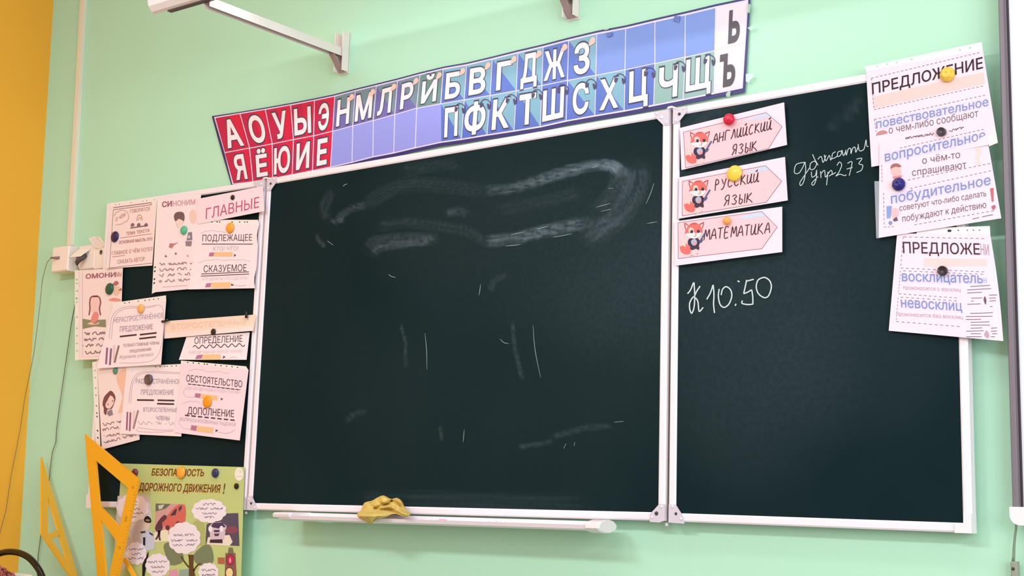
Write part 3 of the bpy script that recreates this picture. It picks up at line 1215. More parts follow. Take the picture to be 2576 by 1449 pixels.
s.poly(b, [cB(200, 800), cB(250, 770), cB(300, 800), cB(370, 770), cB(350, 800), cB(270, 812)], ink(252, 210, 170), .0008)
s.poly(b, [cB(530, 290), cB(570, 240), cB(610, 260), cB(600, 290), cB(560, 300)], ink(196, 120, 112), .0005, 3)
s.poly(b, [cB(560, 300), cB(640, 330), cB(650, 370), cB(570, 440), cB(540, 380)], ink(250, 205, 180), .0005, 3)
s.poly(b, [cB(600, 370), cB(645, 330), cB(648, 360)], ink(150, 110, 104), .0006)
s.poly(b, [cB(480, 480), cB(560, 460), cB(640, 485), cB(610, 503), cB(510, 500)], ink(246, 160, 140), .0006, 3)
for y0, x0, x1, gp in ((945, 165, 435, (.33,)), (1020, 165, 425, (.66,)), (1100, 140, 400, (.12, .62)), (1190, 175, 375, ())):
    s.scribble(b, cB(x0, y0), cB(x1, y0-15), 6.5, md, 2.2, gp)
s.stroke(b, [cB(140, 130), cB(140, 1225), cB(350, 1218)], .8, vlt, .0004, 1)
finish(s, strip=((188, 680), (188.5, 907), (198.5, 680), (199, 905), (.1, .14, .22, .3, .37, .5, .65, .72, .8, .88)))

# b: synonyms
s = new_sheet([(403, 497), (506, 488), (478, 727), (391, 735)], -.0452, 'sheet headed СИНОНИМЫ with a dark-haired boy and a pale green magnet', (0, 0, .008, .003))
b = s.mb
s.text(b, 'СИ', cS(1170, 262), cS(1300, 250), 13, ink(176, 108, 122), .035)
s.text(b, 'НОНИМ', cS(1312, 250), cS(1600, 226), 13, ink(224, 168, 178), .015)
s.poly(b, [cS(1325, 380), cS(1350, 335), cS(1400, 322), cS(1450, 335), cS(1465, 390), cS(1455, 445), cS(1430, 430), cS(1385, 415), cS(1345, 450)], ink(128, 96, 100), .0006, 2)
s.poly(b, [cS(1340, 440), cS(1385, 415), cS(1450, 435), cS(1445, 480), cS(1390, 500), cS(1350, 475)], ink(255, 226, 214), .0005, 2)
s.stroke(b, [cS(1345, 460), cS(1380, 525), cS(1395, 515)], 1, ink(220, 170, 160))
s.poly(b, [cS(1530, 330), cS(1590, 300), cS(1615, 380), cS(1600, 470), cS(1540, 460)], ink(255, 216, 200), .0005, 3)
s.poly(b, [cS(1510, 590), cS(1560, 585), cS(1565, 690), cS(1490, 695)], ink(148, 134, 150), .0005)
s.poly(b, [cS(1510, 630), cS(1540, 630), cS(1535, 665), cS(1505, 665)], ink(216, 212, 226), .0007)
s.poly(b, [cS(1475, 705), cS(1560, 702), cS(1550, 770), cS(1480, 768)], ink(158, 136, 150), .0005)
s.poly(b, [cS(1275, 730), cS(1330, 735), cS(1390, 715), cS(1325, 760), cS(1300, 800), cS(1258, 780)], ink(206, 136, 132), .0005)
for x, y, c in ((1222, 895, md), (1352, 862, md), (1505, 890, ink(240, 170, 150))):
    s.poly(b, [cS(x-14, y+15), cS(x-5, y-15), cS(x+16, y+12)], c, .0005, 2)
for y0, gp in ((1022, (.22, .85)), (1095, (.48, .85)), (1165, (.2, .5, .7)), (1240, (.12, .52))):
    s.scribble(b, cS(1135, y0), cS(1575, y0-25), 6, ink(172, 134, 138), 1.9, gp)
s.stroke(b, [cB(1180, 320), cB(1500, 298)], 1, lt)
finish(s, strip=((396, 499), (382, 739), (403, 498), (391, 735), (.72, .79, .86, .91)))

# d: subject / predicate
s = new_sheet([(497, 564), (652, 564), (642, 725), (474, 728)], -.0468, 'sheet with ПОДЛЕЖАЩЕЕ over СКАЗУЕМОЕ under an orange magnet', (0, 0, .004, .009),
              warp=lambda u, v: (-4*u*max(0, math.sin(v*9.2)), 0))
b = s.mb
cloudline(s, cS, [(1660, 600), (1780, 570), (1900, 575), (1990, 590)])
s.text(b, 'ПОДЛЕЖАЩЕЕ', cS(1695, 706), cS(2338, 697), 16.5, dk, -.004)
s.stroke(b, [cS(1690, 742), cS(2348, 742)], 1.9, dk)
s.text(b, 'КТО? ЧТО?', cS(1835, 828), cS(2160, 822), 10.5, lt, -.012)
pencil(s, [cS(1790, 852), cS(1850, 848), cS(1838, 900), cS(1776, 900)], [cS(1852, 846), cS(2085, 846), cS(2085, 902), cS(1845, 902)], [cS(2105, 870), cS(2135, 885), cS(2105, 908)])
cloudline(s, cS, [(1640, 985), (1800, 945), (2000, 950), (2200, 945), (2320, 965)])
s.text(b, 'СКАЗУЕМОЕ', cS(1710, 1108), cS(2265, 1092), 17.5, dk, -.004)
s.stroke(b, [cS(1680, 1130), cS(2300, 1102)], 1.8, dk)
s.stroke(b, [cS(1675, 1158), cS(2302, 1130)], 1.8, dk)
s.text(b, 'ЧТО ДЕЛАТЬ? ЧТО СДЕЛАТЬ?', cS(1690, 1215), cS(2285, 1198), 7.5, vlt, -.01)
pencil(s, [cS(1748, 1250), cS(1812, 1246), cS(1798, 1300), cS(1730, 1302)], [cS(1815, 1240), cS(2060, 1236), cS(2056, 1310), cS(1806, 1312)], [cS(2065, 1252), cS(2110, 1272), cS(2070, 1286)])
s.stroke(b, [cS(2115, 1278), cS(2180, 1284), cS(2262, 1274)], .9, lt)
finish(s, strip=((500, 553), (649, 553), (497, 564), (652, 564), (.22, .30, .36, .56, .7, .75, .81)))

# c: heading strip
s = new_sheet([(494, 501), (661, 468), (665, 531), (498, 564)], -.0485, 'slanted white strip reading ГЛАВНЫЕ in crimson letters', (0, .002, .008, 0), M_card)
b = s.mb
s.text(b, 'ГЛАВНЫЕ', cS(1738, 418), cS(2428, 266), 27, ink(206, 96, 134), .0)
finish(s, 'word_strip')

# g: orange strip
s = new_sheet([(413, 808), (645, 791), (637, 832), (413, 852)], -.0450, 'blank pale orange paper strip held by two black clips', (0, 0, .006, .002), mat('orange_strip', (255, 220, 196), .75, k=1.05))
b = s.mb
s.poly(b, [(416, 838), (637, 820), (637, 832), (414, 850)], ink(255, 234, 228), .0004)
s.text(b, 'ВТОРОСТЕПЕННЫЕ', cB(1290, 868), cB(2260, 798), 13, ink(255, 212, 190), 0)
finish(s, 'word_strip')

# h: attribute
s = new_sheet([(469, 848), (628, 836), (620, 905), (450, 905)], -.0436, 'small sheet reading ОПРЕДЕЛЕНИЕ with a wavy underline', (0, 0, .012, .006))
b = s.mb
s.text(b, 'ОПРЕДЕЛЕНИЕ', cB(1592, 1056), cB(2212, 1028), 16.5, dk, -.004)
s.stroke(b, [cB(1575+670*t/56, 1098-30*t/56-20*math.sin(t*math.pi/4)) for t in range(57)], 2, dk, .0005, 3)
s.text(b, 'КАКОЙ? КАКАЯ? КАКОЕ? КАКИЕ?', cB(1525, 1185), cB(2222, 1168), 7.5, vlt, -.01)
pencil(s, [cB(1625, 1202), cB(1700, 1196), cB(1682, 1248), cB(1602, 1252)], [cB(1700, 1194), cB(1930, 1190), cB(1930, 1262), cB(1686, 1264)], [cB(1970, 1210), cB(1996, 1228), cB(1955, 1248)])
s.stroke(b, [cB(2050, 1240), cB(2110, 1228), cB(2145, 1240)], .9, lt)
finish(s)

# i: sheet with a girl
s = new_sheet([(244, 909), (348, 897), (351, 1106), (256, 1131)], -.0434, 'lowest left sheet with a brown-haired girl drawing', (0, 0, 0, .004), M_peach)
b = s.mb
s.poly(b, [cC(560, 420), cC(620, 360), cC(680, 340), cC(690, 560), cC(680, 700), cC(650, 860), cC(580, 890), cC(640, 700), cC(590, 560)], ink(255, 206, 176), .0004, 2)
s.poly(b, [cC(495, 612), cC(540, 660), cC(552, 715), cC(535, 770), cC(505, 840), cC(450, 850), cC(435, 920), cC(405, 890), cC(405, 830), cC(388, 790), cC(405, 700), cC(450, 645)], ink(134, 84, 84), .0005, 2)
s.poly(b, [cC(490, 672), cC(535, 720), cC(520, 790), cC(480, 838), cC(440, 830), cC(425, 790), cC(455, 730)], ink(255, 222, 212), .0006, 2)
for x, y in ((458, 785), (515, 742)):
    s.poly(b, [cC(x-10, y+10), cC(x, y-12), cC(x+11, y+4)], ink(170, 110, 110), .0007, 2)
s.poly(b, [cC(455, 870), cC(505, 845), cC(522, 915), cC(470, 935), cC(445, 905)], ink(158, 140, 156), .0006)
for y0, x0, x1, gp in ((1055, 390, 630, (.68,)), (1120, 390, 595, (.4,)), (1205, 405, 600, (.12,)), (1280, 405, 800, (.55,))):
    s.scribble(b, cC(x0, y0), cC(x1, y0-(35 if x1 < 700 else 95)), 6, ink(160, 116, 120), 1.8, gp)
finish(s, strip=((232, 911), (241, 1119), (244, 909), (253, 1128), (.1, .17, .3, .38, .5, .6, .66, .8, .9)))

# j: extended sentence
s = new_sheet([(318, 929), (458, 924), (456, 1098), (302, 1091)], -.0452, 'sheet headed РАСПРОСТРАНЁННОЕ ПРЕДЛОЖЕНИЕ with a grey-brown magnet', (0, 0, .003, .004))
b = s.mb
s.text(b, 'РАСПРОСТРАНЁННОЕ', cC(805, 522), cC(1365, 528), 12, ink(178, 152, 166), -.004)
s.text(b, 'ПРЕДЛОЖЕНИЕ', cC(870, 662), cC(1282, 664), 12.5, ink(186, 158, 172), .004)
for x0, y0, x1, y1 in ((822, 730, 1035, 733), (1080, 733, 1292, 738), (1074, 777, 1288, 782)):
    s.stroke(b, [cC(x0, y0), cC(x1, y1)], 4, ink(76, 50, 56))
s.text(b, 'ВТОРОСТЕПЕННЫЕ', cC(900, 876), cC(1325, 882), 10.5, ink(186, 158, 172), .002)
s.text(b, 'ЧЛЕНЫ', cC(1062, 982), cC(1228, 986), 10.5, ink(178, 150, 164), .008)
s.scribble(b, cC(835, 1035), cC(1285, 1040), 7, lt, 1.2, (.45, .7, .82))
for pts in ([(720, 770), (735, 600), (770, 470), (850, 390), (1000, 372), (1365, 385)], [(745, 780), (755, 600), (790, 480), (870, 405), (1000, 388), (1365, 400)], [(825, 1090), (840, 1125), (1050, 1135), (1280, 1120)], [(830, 1075), (1050, 1105), (1280, 1105)]):
    s.stroke(b, [cC(*p) for p in pts], .9, lt)
for (x0, y0, x1, y1), c in (((702, 880, 692, 1110), ink(170, 108, 142)), ((740, 885, 730, 1120), ink(172, 104, 124)), ((785, 865, 775, 1070), ink(250, 216, 212)), ((837, 860, 776, 1092), ink(172, 136, 122))):
    s.stroke(b, [cC(x0, y0), cC(x1, y1)], 4.2, c)
finish(s, strip=((320, 922), (458, 915.5), (318, 929), (458, 924), (.5, .62, .68, .74, .82, .9)))

# f: simple sentence
s = new_sheet([(283, 771), (418, 755), (405, 917), (243, 927)], -.0475, 'tilted sheet headed НЕРАСПРОСТРАНЁННОЕ ПРЕДЛОЖЕНИЕ under a light orange magnet', (0, .001, .012, .009))
b = s.mb
s.text(b, 'НЕРАСПРОСТРАНЁННОЕ', cB(545, 783), cB(1188, 717), 13, ink(186, 156, 178), -.004)
s.text(b, 'ПРЕДЛОЖЕНИЕ', cB(625, 900), cB(1052, 866), 13.5, ink(184, 150, 170), .004)
for x0, y0, x1, y1 in ((625, 962, 843, 938), (885, 938, 1102, 913), (877, 990, 1095, 965)):
    s.stroke(b, [cB(x0, y0), cB(x1, y1)], 4, ink(80, 52, 58))
s.text(b, 'ТОЛЬКО ГЛАВНЫЕ ЧЛЕНЫ', cB(665, 1098), cB(1135, 1060), 7.5, ink(176, 140, 150), .008)
s.text(b, 'ПРЕДЛОЖЕНИЯ', cB(752, 1172), cB(1028, 1142), 7, ink(176, 140, 150), .01)
s.text(b, 'Журавли улетают.', cB(612, 1250), cB(1065, 1212), 9, ink(200, 166, 178), -.005, shear=.15)
for pts in ([(485, 990), (520, 720), (610, 610), (740, 572), (960, 575), (1110, 552), (1180, 590), (1192, 720), (1190, 900), (1150, 1130), (1060, 1262), (880, 1300), (620, 1305)], [(515, 1000), (545, 740), (625, 632), (750, 592), (960, 590), (1090, 565)]):
    s.stroke(b, [cB(*p) for p in pts], .9, lt)
for (x0, y0, x1, y1), c in (((462, 1105, 446, 1320), ink(166, 104, 150)), ((512, 1115, 496, 1330), ink(150, 112, 140)), ((552, 1075, 545, 1270), ink(250, 214, 208)), ((612, 1078, 556, 1300), ink(158, 124, 112))):
    s.stroke(b, [cB(x0, y0), cB(x1, y1)], 4.8, c)
finish(s, strip=((283, 762), (417.5, 743), (283, 771), (418, 755), (.22, .31, .48, .62, .69, .78, .87)))

# k: adverbial / object
s = new_sheet([(455, 913), (625, 931), (603, 1108), (440, 1088)], -.0470, 'sheet with ОБСТОЯТЕЛЬСТВО over ДОПОЛНЕНИЕ under an orange magnet', (0, .002, .012, .003), M_card)
b = s.mb
cloudline(s, cC, [(1470, 360), (1600, 345), (1720, 375), (1840, 372), (1980, 400)])
s.text(b, 'ОБСТОЯТЕЛЬСТВО', cC(1440, 497), cC(2142, 572), 17, dk, 0)
s.dash(b, cC(1462, 528), cC(2125, 604), 2.4, dk, 11, .68)
s.dash(b, cC(1462+48, 532), cC(2125+48, 608), 2, dk, 11, .14)
s.text(b, 'ГДЕ? КОГДА? КУДА? ОТКУДА? ПОЧЕМУ?', cC(1440, 595), cC(2120, 655), 7.5, vlt, -.01)
pencil(s, [cC(1556, 645), cC(1625, 650), cC(1615, 704), cC(1545, 696)], [cC(1632, 655), cC(1840, 680), cC(1830, 735), cC(1625, 712)], [cC(1875, 702), cC(1905, 716), cC(1877, 735)])
cloudline(s, cC, [(1440, 580), (1405, 630), (1440, 690), (1540, 692)])
cloudline(s, cC, [(1390, 770), (1520, 745), (1620, 760)])
s.text(b, 'ДОПОЛНЕНИЕ', cC(1455, 905), cC(2040, 947), 18, dk, .002)
s.dash(b, cC(1425, 922), cC(2075, 988), 3.4, dk, 8, .68)
s.text(b, 'ВОПРОСЫ КОСВЕННЫХ ПАДЕЖЕЙ', cC(1370, 990), cC(2060, 1062), 8.5, lt, -.008)
pencil(s, [cC(1505, 1046), cC(1575, 1056), cC(1562, 1120), cC(1495, 1105)], [cC(1578, 1056), cC(1785, 1078), cC(1775, 1150), cC(1566, 1122)], [cC(1812, 1098), cC(1842, 1112), cC(1808, 1136)])
cloudline(s, cC, [(1365, 960), (1350, 1020), (1420, 1090), (1500, 1088)])
s.stroke(b, [cC(1840, 1130), cC(1960, 1150), cC(2060, 1100)], .9, lt)
finish(s, strip=((455, 907), (619, 921.5), (455, 913), (625, 931), (.12, .18, .26, .35, .41, .5, .62, .68, .76, .84)))

# ------------------------------------------------------------------ road safety poster
s = new_sheet([(306, 1166), (615, 1175), (603, 1560), (278, 1560)], -.0464, '', (0, 0, 0, 0), mat('poster_green', (204, 216, 138), .5, k=1.12, noise=.06, nscale=9),
              warp=lambda u, v: (0, 0))
b = s.mb
s.label = 'green road safety poster pinned to the bottom of the left wing'
txt = ink(118, 70, 40)
txt2 = ink(246, 206, 110)
for body, a, c, cap in (('БЕЗОПАСНОСТЬ', (555, 180), (1215, 190), 17), ('ДОРОЖНОГО ДВИЖЕНИЯ', (395, 370), (1415, 395), 19), ('!', (1455, 408), (1472, 408), 26)):
    if body != '!':
        s.text(b, body, cE(a[0]-5, a[1]+5), cE(c[0]+5, c[1]+5), cap*1.06, txt2, .05, .0004, shear=.12)
    s.text(b, body, cE(*a), cE(*c), cap, txt, .022, .0007, shear=.12)
wh = ink(255, 240, 244)


def scallop(cx, cy, rx, ry, n=11):
    out_ = []
    for i in range(n*5):
        a = 2*math.pi*i/(n*5)
        k = 1+.09*abs(math.sin(a*n/2))
        out_.append(cE(cx+rx*k*math.cos(a), cy+ry*k*math.sin(a)))
    return out_


s.poly(b, [cE(130, 440), cE(520, 420), cE(560, 700), cE(480, 1100), cE(110, 1450), cE(80, 1200)], ink(226, 212, 200), .0003)
# scene of a child by a red car
s.poly(b, [cE(605, 540), cE(985, 540), cE(975, 830), cE(590, 1010), cE(600, 800)], ink(222, 168, 160), .0005)
s.poly(b, [cE(610, 535), cE(800, 540), cE(735, 600), cE(608, 635)], ink(118, 118, 92), .0006)
s.poly(b, [cE(640, 560), cE(720, 545), cE(690, 600), cE(650, 610)], ink(216, 210, 190), .0007)
s.poly(b, [cE(690, 800), cE(760, 680), cE(860, 570), cE(930, 545), cE(985, 580), cE(980, 760), cE(900, 800), cE(780, 840)], ink(226, 112, 100), .0007, 2)
s.poly(b, [cE(790, 690), cE(850, 610), cE(880, 600), cE(860, 680)], ink(84, 62, 70), .0009)
s.poly(b, [cE(895, 590), cE(935, 555), cE(940, 600), cE(905, 640)], ink(96, 70, 74), .0009)
s.poly(b, [cE(600, 850), cE(640, 760), cE(700, 690), cE(735, 680), cE(750, 720), cE(690, 780), cE(700, 840), cE(650, 900)], ink(104, 62, 72), .0010, 2)
for st in ([(650, 880), (640, 940), (610, 990)], [(660, 880), (655, 950), (665, 1000)]):
    s.stroke(b, [cE(*p) for p in st], 4.5, ink(90, 60, 72), .0010)
for x, y in ((760, 840), (890, 790)):
    s.poly(b, [cE(x+28*math.cos(a*.5236), y+32*math.sin(a*.5236)) for a in range(12)], ink(110, 62, 62), .0010)
s.poly(b, [cE(590, 900), cE(760, 860), cE(780, 1010), cE(590, 1020)], ink(250, 238, 204), .0006)
# dark car picture
s.poly(b, [cE(1250, 800), cE(1500, 660), cE(1650, 655), cE(1665, 1070), cE(1240, 1050)], ink(96, 84, 100), .0005)
s.poly(b, [cE(1250, 1050), cE(1270, 960), cE(1540, 930), cE(1580, 1020), cE(1540, 1070)], ink(250, 232, 212), .0006)
s.poly(b, [cE(1285, 820), cE(1340, 770), cE(1440, 770), cE(1505, 820), cE(1470, 1000), cE(1300, 1000)], ink(226, 202, 210), .0007)
s.poly(b, [cE(1300, 830), cE(1340, 775), cE(1450, 775), cE(1495, 830), cE(1400, 850)], ink(84, 64, 90), .0008)
for x in (1300, 1440):
    s.poly(b, [cE(x+26*math.cos(a*.5236), 855+40*math.sin(a*.5236)) for a in range(12)], wh, .0009)
s.poly(b, [cE(1340, 870), cE(1420, 868), cE(1410, 895), cE(1350, 897)], ink(80, 58, 80), .0009)
s.poly(b, [cE(1345, 915), cE(1415, 912), cE(1400, 945), cE(1355, 945)], ink(92, 66, 84), .0009)
s.poly(b, [cE(1295, 990), cE(1450, 985), cE(1455, 1035), cE(1290, 1030)], ink(70, 48, 66), .0009)
s.poly(b, [cE(1500, 850), cE(1590, 815), cE(1650, 870), cE(1600, 915), cE(1490, 900)], ink(146, 80, 92), .0008, 2)
# tree
s.poly(b, [cE(715, 1050), cE(830, 1020), cE(900, 1100), cE(960, 1190), cE(940, 1280), cE(800, 1310), cE(730, 1170)], ink(132, 138, 102), .0005, 3)
s.poly(b, [cE(1090, 1180), cE(1220, 1060), cE(1310, 1080), cE(1340, 1260), cE(1240, 1320), cE(1120, 1290)], ink(132, 140, 104), .0005, 3)
s.poly(b, [cE(1080, 780), cE(1200, 760), cE(1240, 900), cE(1220, 1080), cE(1100, 1000)], ink(186, 192, 118), .0004, 3)
s.poly(b, [cE(1025, 1180), cE(1090, 1180), cE(1085, 1330), cE(1110, 1450), cE(1020, 1450), cE(1030, 1330)], ink(106, 74, 46), .0006)
for st in ([(1030, 1340), (980, 1280), (930, 1200)], [(1085, 1390), (1130, 1320), (1180, 1290)], [(1030, 1180), (1040, 1240)]):
    s.stroke(b, [cE(*p) for p in st], 4, ink(100, 70, 46), .0006)
# traffic light
s.poly(b, [cE(1490, 1160), cE(1615, 1160), cE(1630, 1449), cE(1480, 1449)], ink(150, 96, 84), .0006)
s.poly(b, [cE(1520, 1160), cE(1530, 1090), cE(1580, 1090), cE(1595, 1160)], ink(130, 120, 96), .0006)
for cx, cy, cc in ((1550, 1245, ink(206, 48, 84)), (1540, 1410, ink(255, 224, 160))):
    s.poly(b, [cE(cx+52*math.cos(a*.3142), cy+72*math.sin(a*.3142)) for a in range(20)], ink(96, 62, 60), .0007)
    s.poly(b, [cE(cx+44*math.cos(a*.3142), cy+62*math.sin(a*.3142)) for a in range(20)], cc, .0008)
s.poly(b, [cE(1535, 1250), cE(1550, 1215), cE(1562, 1260), cE(1548, 1285)], ink(255, 170, 180), .0009, 2)
s.poly(b, [cE(1390, 1215), cE(1480, 1215), cE(1480, 1300), cE(1395, 1295)], ink(190, 110, 80), .0005)
# policeman
s.poly(b, [cE(465, 760), cE(470, 715), cE(505, 690), cE(545, 720), cE(552, 770), cE(510, 780)], ink(34, 28, 34), .0008, 2)
s.poly(b, [cE(478, 745), cE(510, 730), cE(540, 750), cE(510, 760)], ink(170, 140, 90), .0009, 2)
s.poly(b, [cE(470, 775), cE(540, 778), cE(520, 860), cE(480, 870)], ink(240, 214, 190), .0007, 2)
s.poly(b, [cE(440, 890), cE(560, 880), cE(600, 1010), cE(595, 1110), cE(480, 1130), cE(450, 1060)], ink(214, 214, 226), .0007)
s.poly(b, [cE(525, 890), cE(575, 920), cE(575, 945), cE(535, 920)], ink(60, 56, 70), .0009)
s.poly(b, [cE(415, 890), cE(480, 880), cE(480, 905), cE(420, 910)], ink(60, 56, 70), .0009)
s.poly(b, [cE(450, 960), cE(480, 960), cE(478, 1065), cE(450, 1060)], ink(40, 34, 46), .0009)
s.poly(b, [cE(280, 890), cE(440, 700), cE(455, 760), cE(400, 900), cE(440, 1080), cE(330, 1010)], ink(214, 196, 190), .0006)
s.poly(b, [cE(440, 1310), cE(520, 1130), cE(520, 1180), cE(470, 1449), cE(440, 1449)], ink(34, 30, 38), .0005)
# clouds with rows of print
tx = ink(128, 118, 140)
for cx, cy, rx, ry, rows in ((320, 590, 190, 165, ((-80, 60, .5), (-30, 55, .4), (20, 90, .6), (70, 130, .7), (120, 40, .3))), (1285, 628, 205, 142, ((-80, 80, .4), (-25, 170, 1), (35, 90, .5), (85, 60, .4))), (968, 970, 195, 190, ((-35, 130, .7), (35, 165, 1), (90, 140, .9))), (635, 1315, 145, 140, ((-40, 120, .8), (25, 85, .6), (85, 75, .5))), (365, 1165, 120, 135, ((-50, 95, .7), (10, 60, .5), (65, 95, .7))), (1275, 1400, 120, 110, ((-20, 90, .6), (40, 80, .5)))):
    s.poly(b, scallop(cx, cy, rx, ry), wh, .0012)
    for dy, hw, _ in rows:
        s.scribble(b, cE(cx-hw, cy+dy+8), cE(cx+hw, cy+dy+4), 4.5, tx, 1.3, (.5,) if hw > 90 else (), h=.0014)
s.poly(b, [cE(790, 1380), cE(870, 1360), cE(900, 1449), cE(770, 1449)], ink(236, 160, 180), .0006)
s.poly(b, [cE(905, 1370), cE(1030, 1360), cE(1030, 1449), cE(905, 1449)], ink(160, 180, 160), .0006)
# round emblem at the corner: plain white disc with a small faint mark
s.poly(b, [cE(1662+57*math.cos(a*.2618), 165+85*math.sin(a*.2618)) for a in range(24)], ink(255, 246, 226), .0008)
s.stroke(b, [cE(1655, 130), cE(1672, 118), cE(1684, 135), cE(1672, 152)], .8, lt, .001)
s.stroke(b, [cE(1622, 188), cE(1645, 196), cE(1680, 190), cE(1700, 198)], .9, lt, .001)
tag(b.build('road_safety_poster'), s.label, 'poster')

# ------------------------------------------------------------------ subject cards with a fox
G_C = 'subject cards on the right wing'
HAND = {'А': ([(0, 1), (.45, 0), (.8, 1)], [(.15, .65), (.75, .6)]), 'Н': ([(.05, 0), (0, 1)], [(.7, 0), (.62, 1)], [(.05, .55), (.65, .5)]), 'Г': ([(0, 1), (.08, 0), (.75, .03)],),
        'Л': ([(0, 1), (.25, .6), (.45, 0), (.75, 1)],), 'И': ([(0, .05), (-.03, .7), (.1, .98), (.4, .8), (.6, 0)], [(.6, 0), (.55, .8), (.68, 1), (.85, .9)]),
        'Й': ([(0, .05), (-.03, .7), (.1, .98), (.4, .8), (.6, 0)], [(.6, 0), (.55, .8), (.68, 1), (.85, .9)], [(.2, -.25), (.35, -.13), (.5, -.32)]),
        'С': ([(.65, .1), (.35, 0), (.05, .35), (.05, .8), (.3, 1), (.65, .85)],), 'К': ([(.05, 0), (0, 1)], [(.6, 0), (.1, .5), (.45, .75), (.8, 1.05)]),
        'Я': ([(.55, 1), (.6, 0), (.2, .02), (.08, .3), (.3, .5), (.58, .5)], [(.35, .5), (0, 1.05)]), 'З': ([(.05, .15), (.35, 0), (.6, .2), (.3, .45), (.62, .7), (.4, 1), (0, .9)],),
        'Ы': ([(.05, 0), (.02, .95), (.35, .95), (.4, .6), (.05, .5)], [(.75, 0), (.72, 1)]), 'Р': ([(.05, 1.1), (.08, 0), (.45, .05), (.5, .4), (.08, .5)],),
        'У': ([(0, 0), (.3, .55)], [(.65, 0), (.4, .8), (.15, 1.1), (-.05, 1.05)]), 'М': ([(0, 1), (.15, 0), (.4, .7), (.7, 0), (.85, 1)],), 'Т': ([(0, .03), (.75, 0)], [(.38, 0), (.35, 1)]),
        'Е': ([(.6, .02), (.08, 0), (.05, 1), (.6, .97)], [(.06, .5), (.5, .48)])}
CARDS = [([(165, 270), (1028, 58), (1052, 410), (178, 618)], [(195, 305), (880, 142), (1012, 258), (900, 440), (213, 600)], (0, 0),
          [('АНГЛИЙСКИЙ', (440, 398), (935, 278), 78), ('ЯЗЫК', (598, 492), (815, 452), 78)], [(690, 210), (880, 145), (915, 175), (700, 215)], 'card reading АНГЛИЙСКИЙ ЯЗЫК with a fox, topmost of the three'),
         ([(160, 680), (1035, 510), (1058, 870), (152, 1022)], [(187, 712), (875, 582), (1010, 710), (882, 885), (185, 998)], (-12, 403),
          [('РУССКИЙ', (455, 782), (830, 712), 78), ('ЯЗЫК', (532, 912), (780, 882), 78)], [(690, 640), (875, 585), (910, 620), (700, 645)], 'card reading РУССКИЙ ЯЗЫК with a fox, between the other two cards'),
         ([(118, 1045), (1012, 922), (1012, 1298), (122, 1412)], [(150, 1055), (845, 962), (972, 1092), (845, 1270), (152, 1352)], (-48, 753),
          [('МАТЕМАТИКА', (365, 1200), (922, 1138), 88)], [(640, 1010), (840, 965), (880, 1000), (700, 1025)], 'card reading МАТЕМАТИКА with a fox, lowest of the three')]
CS = []
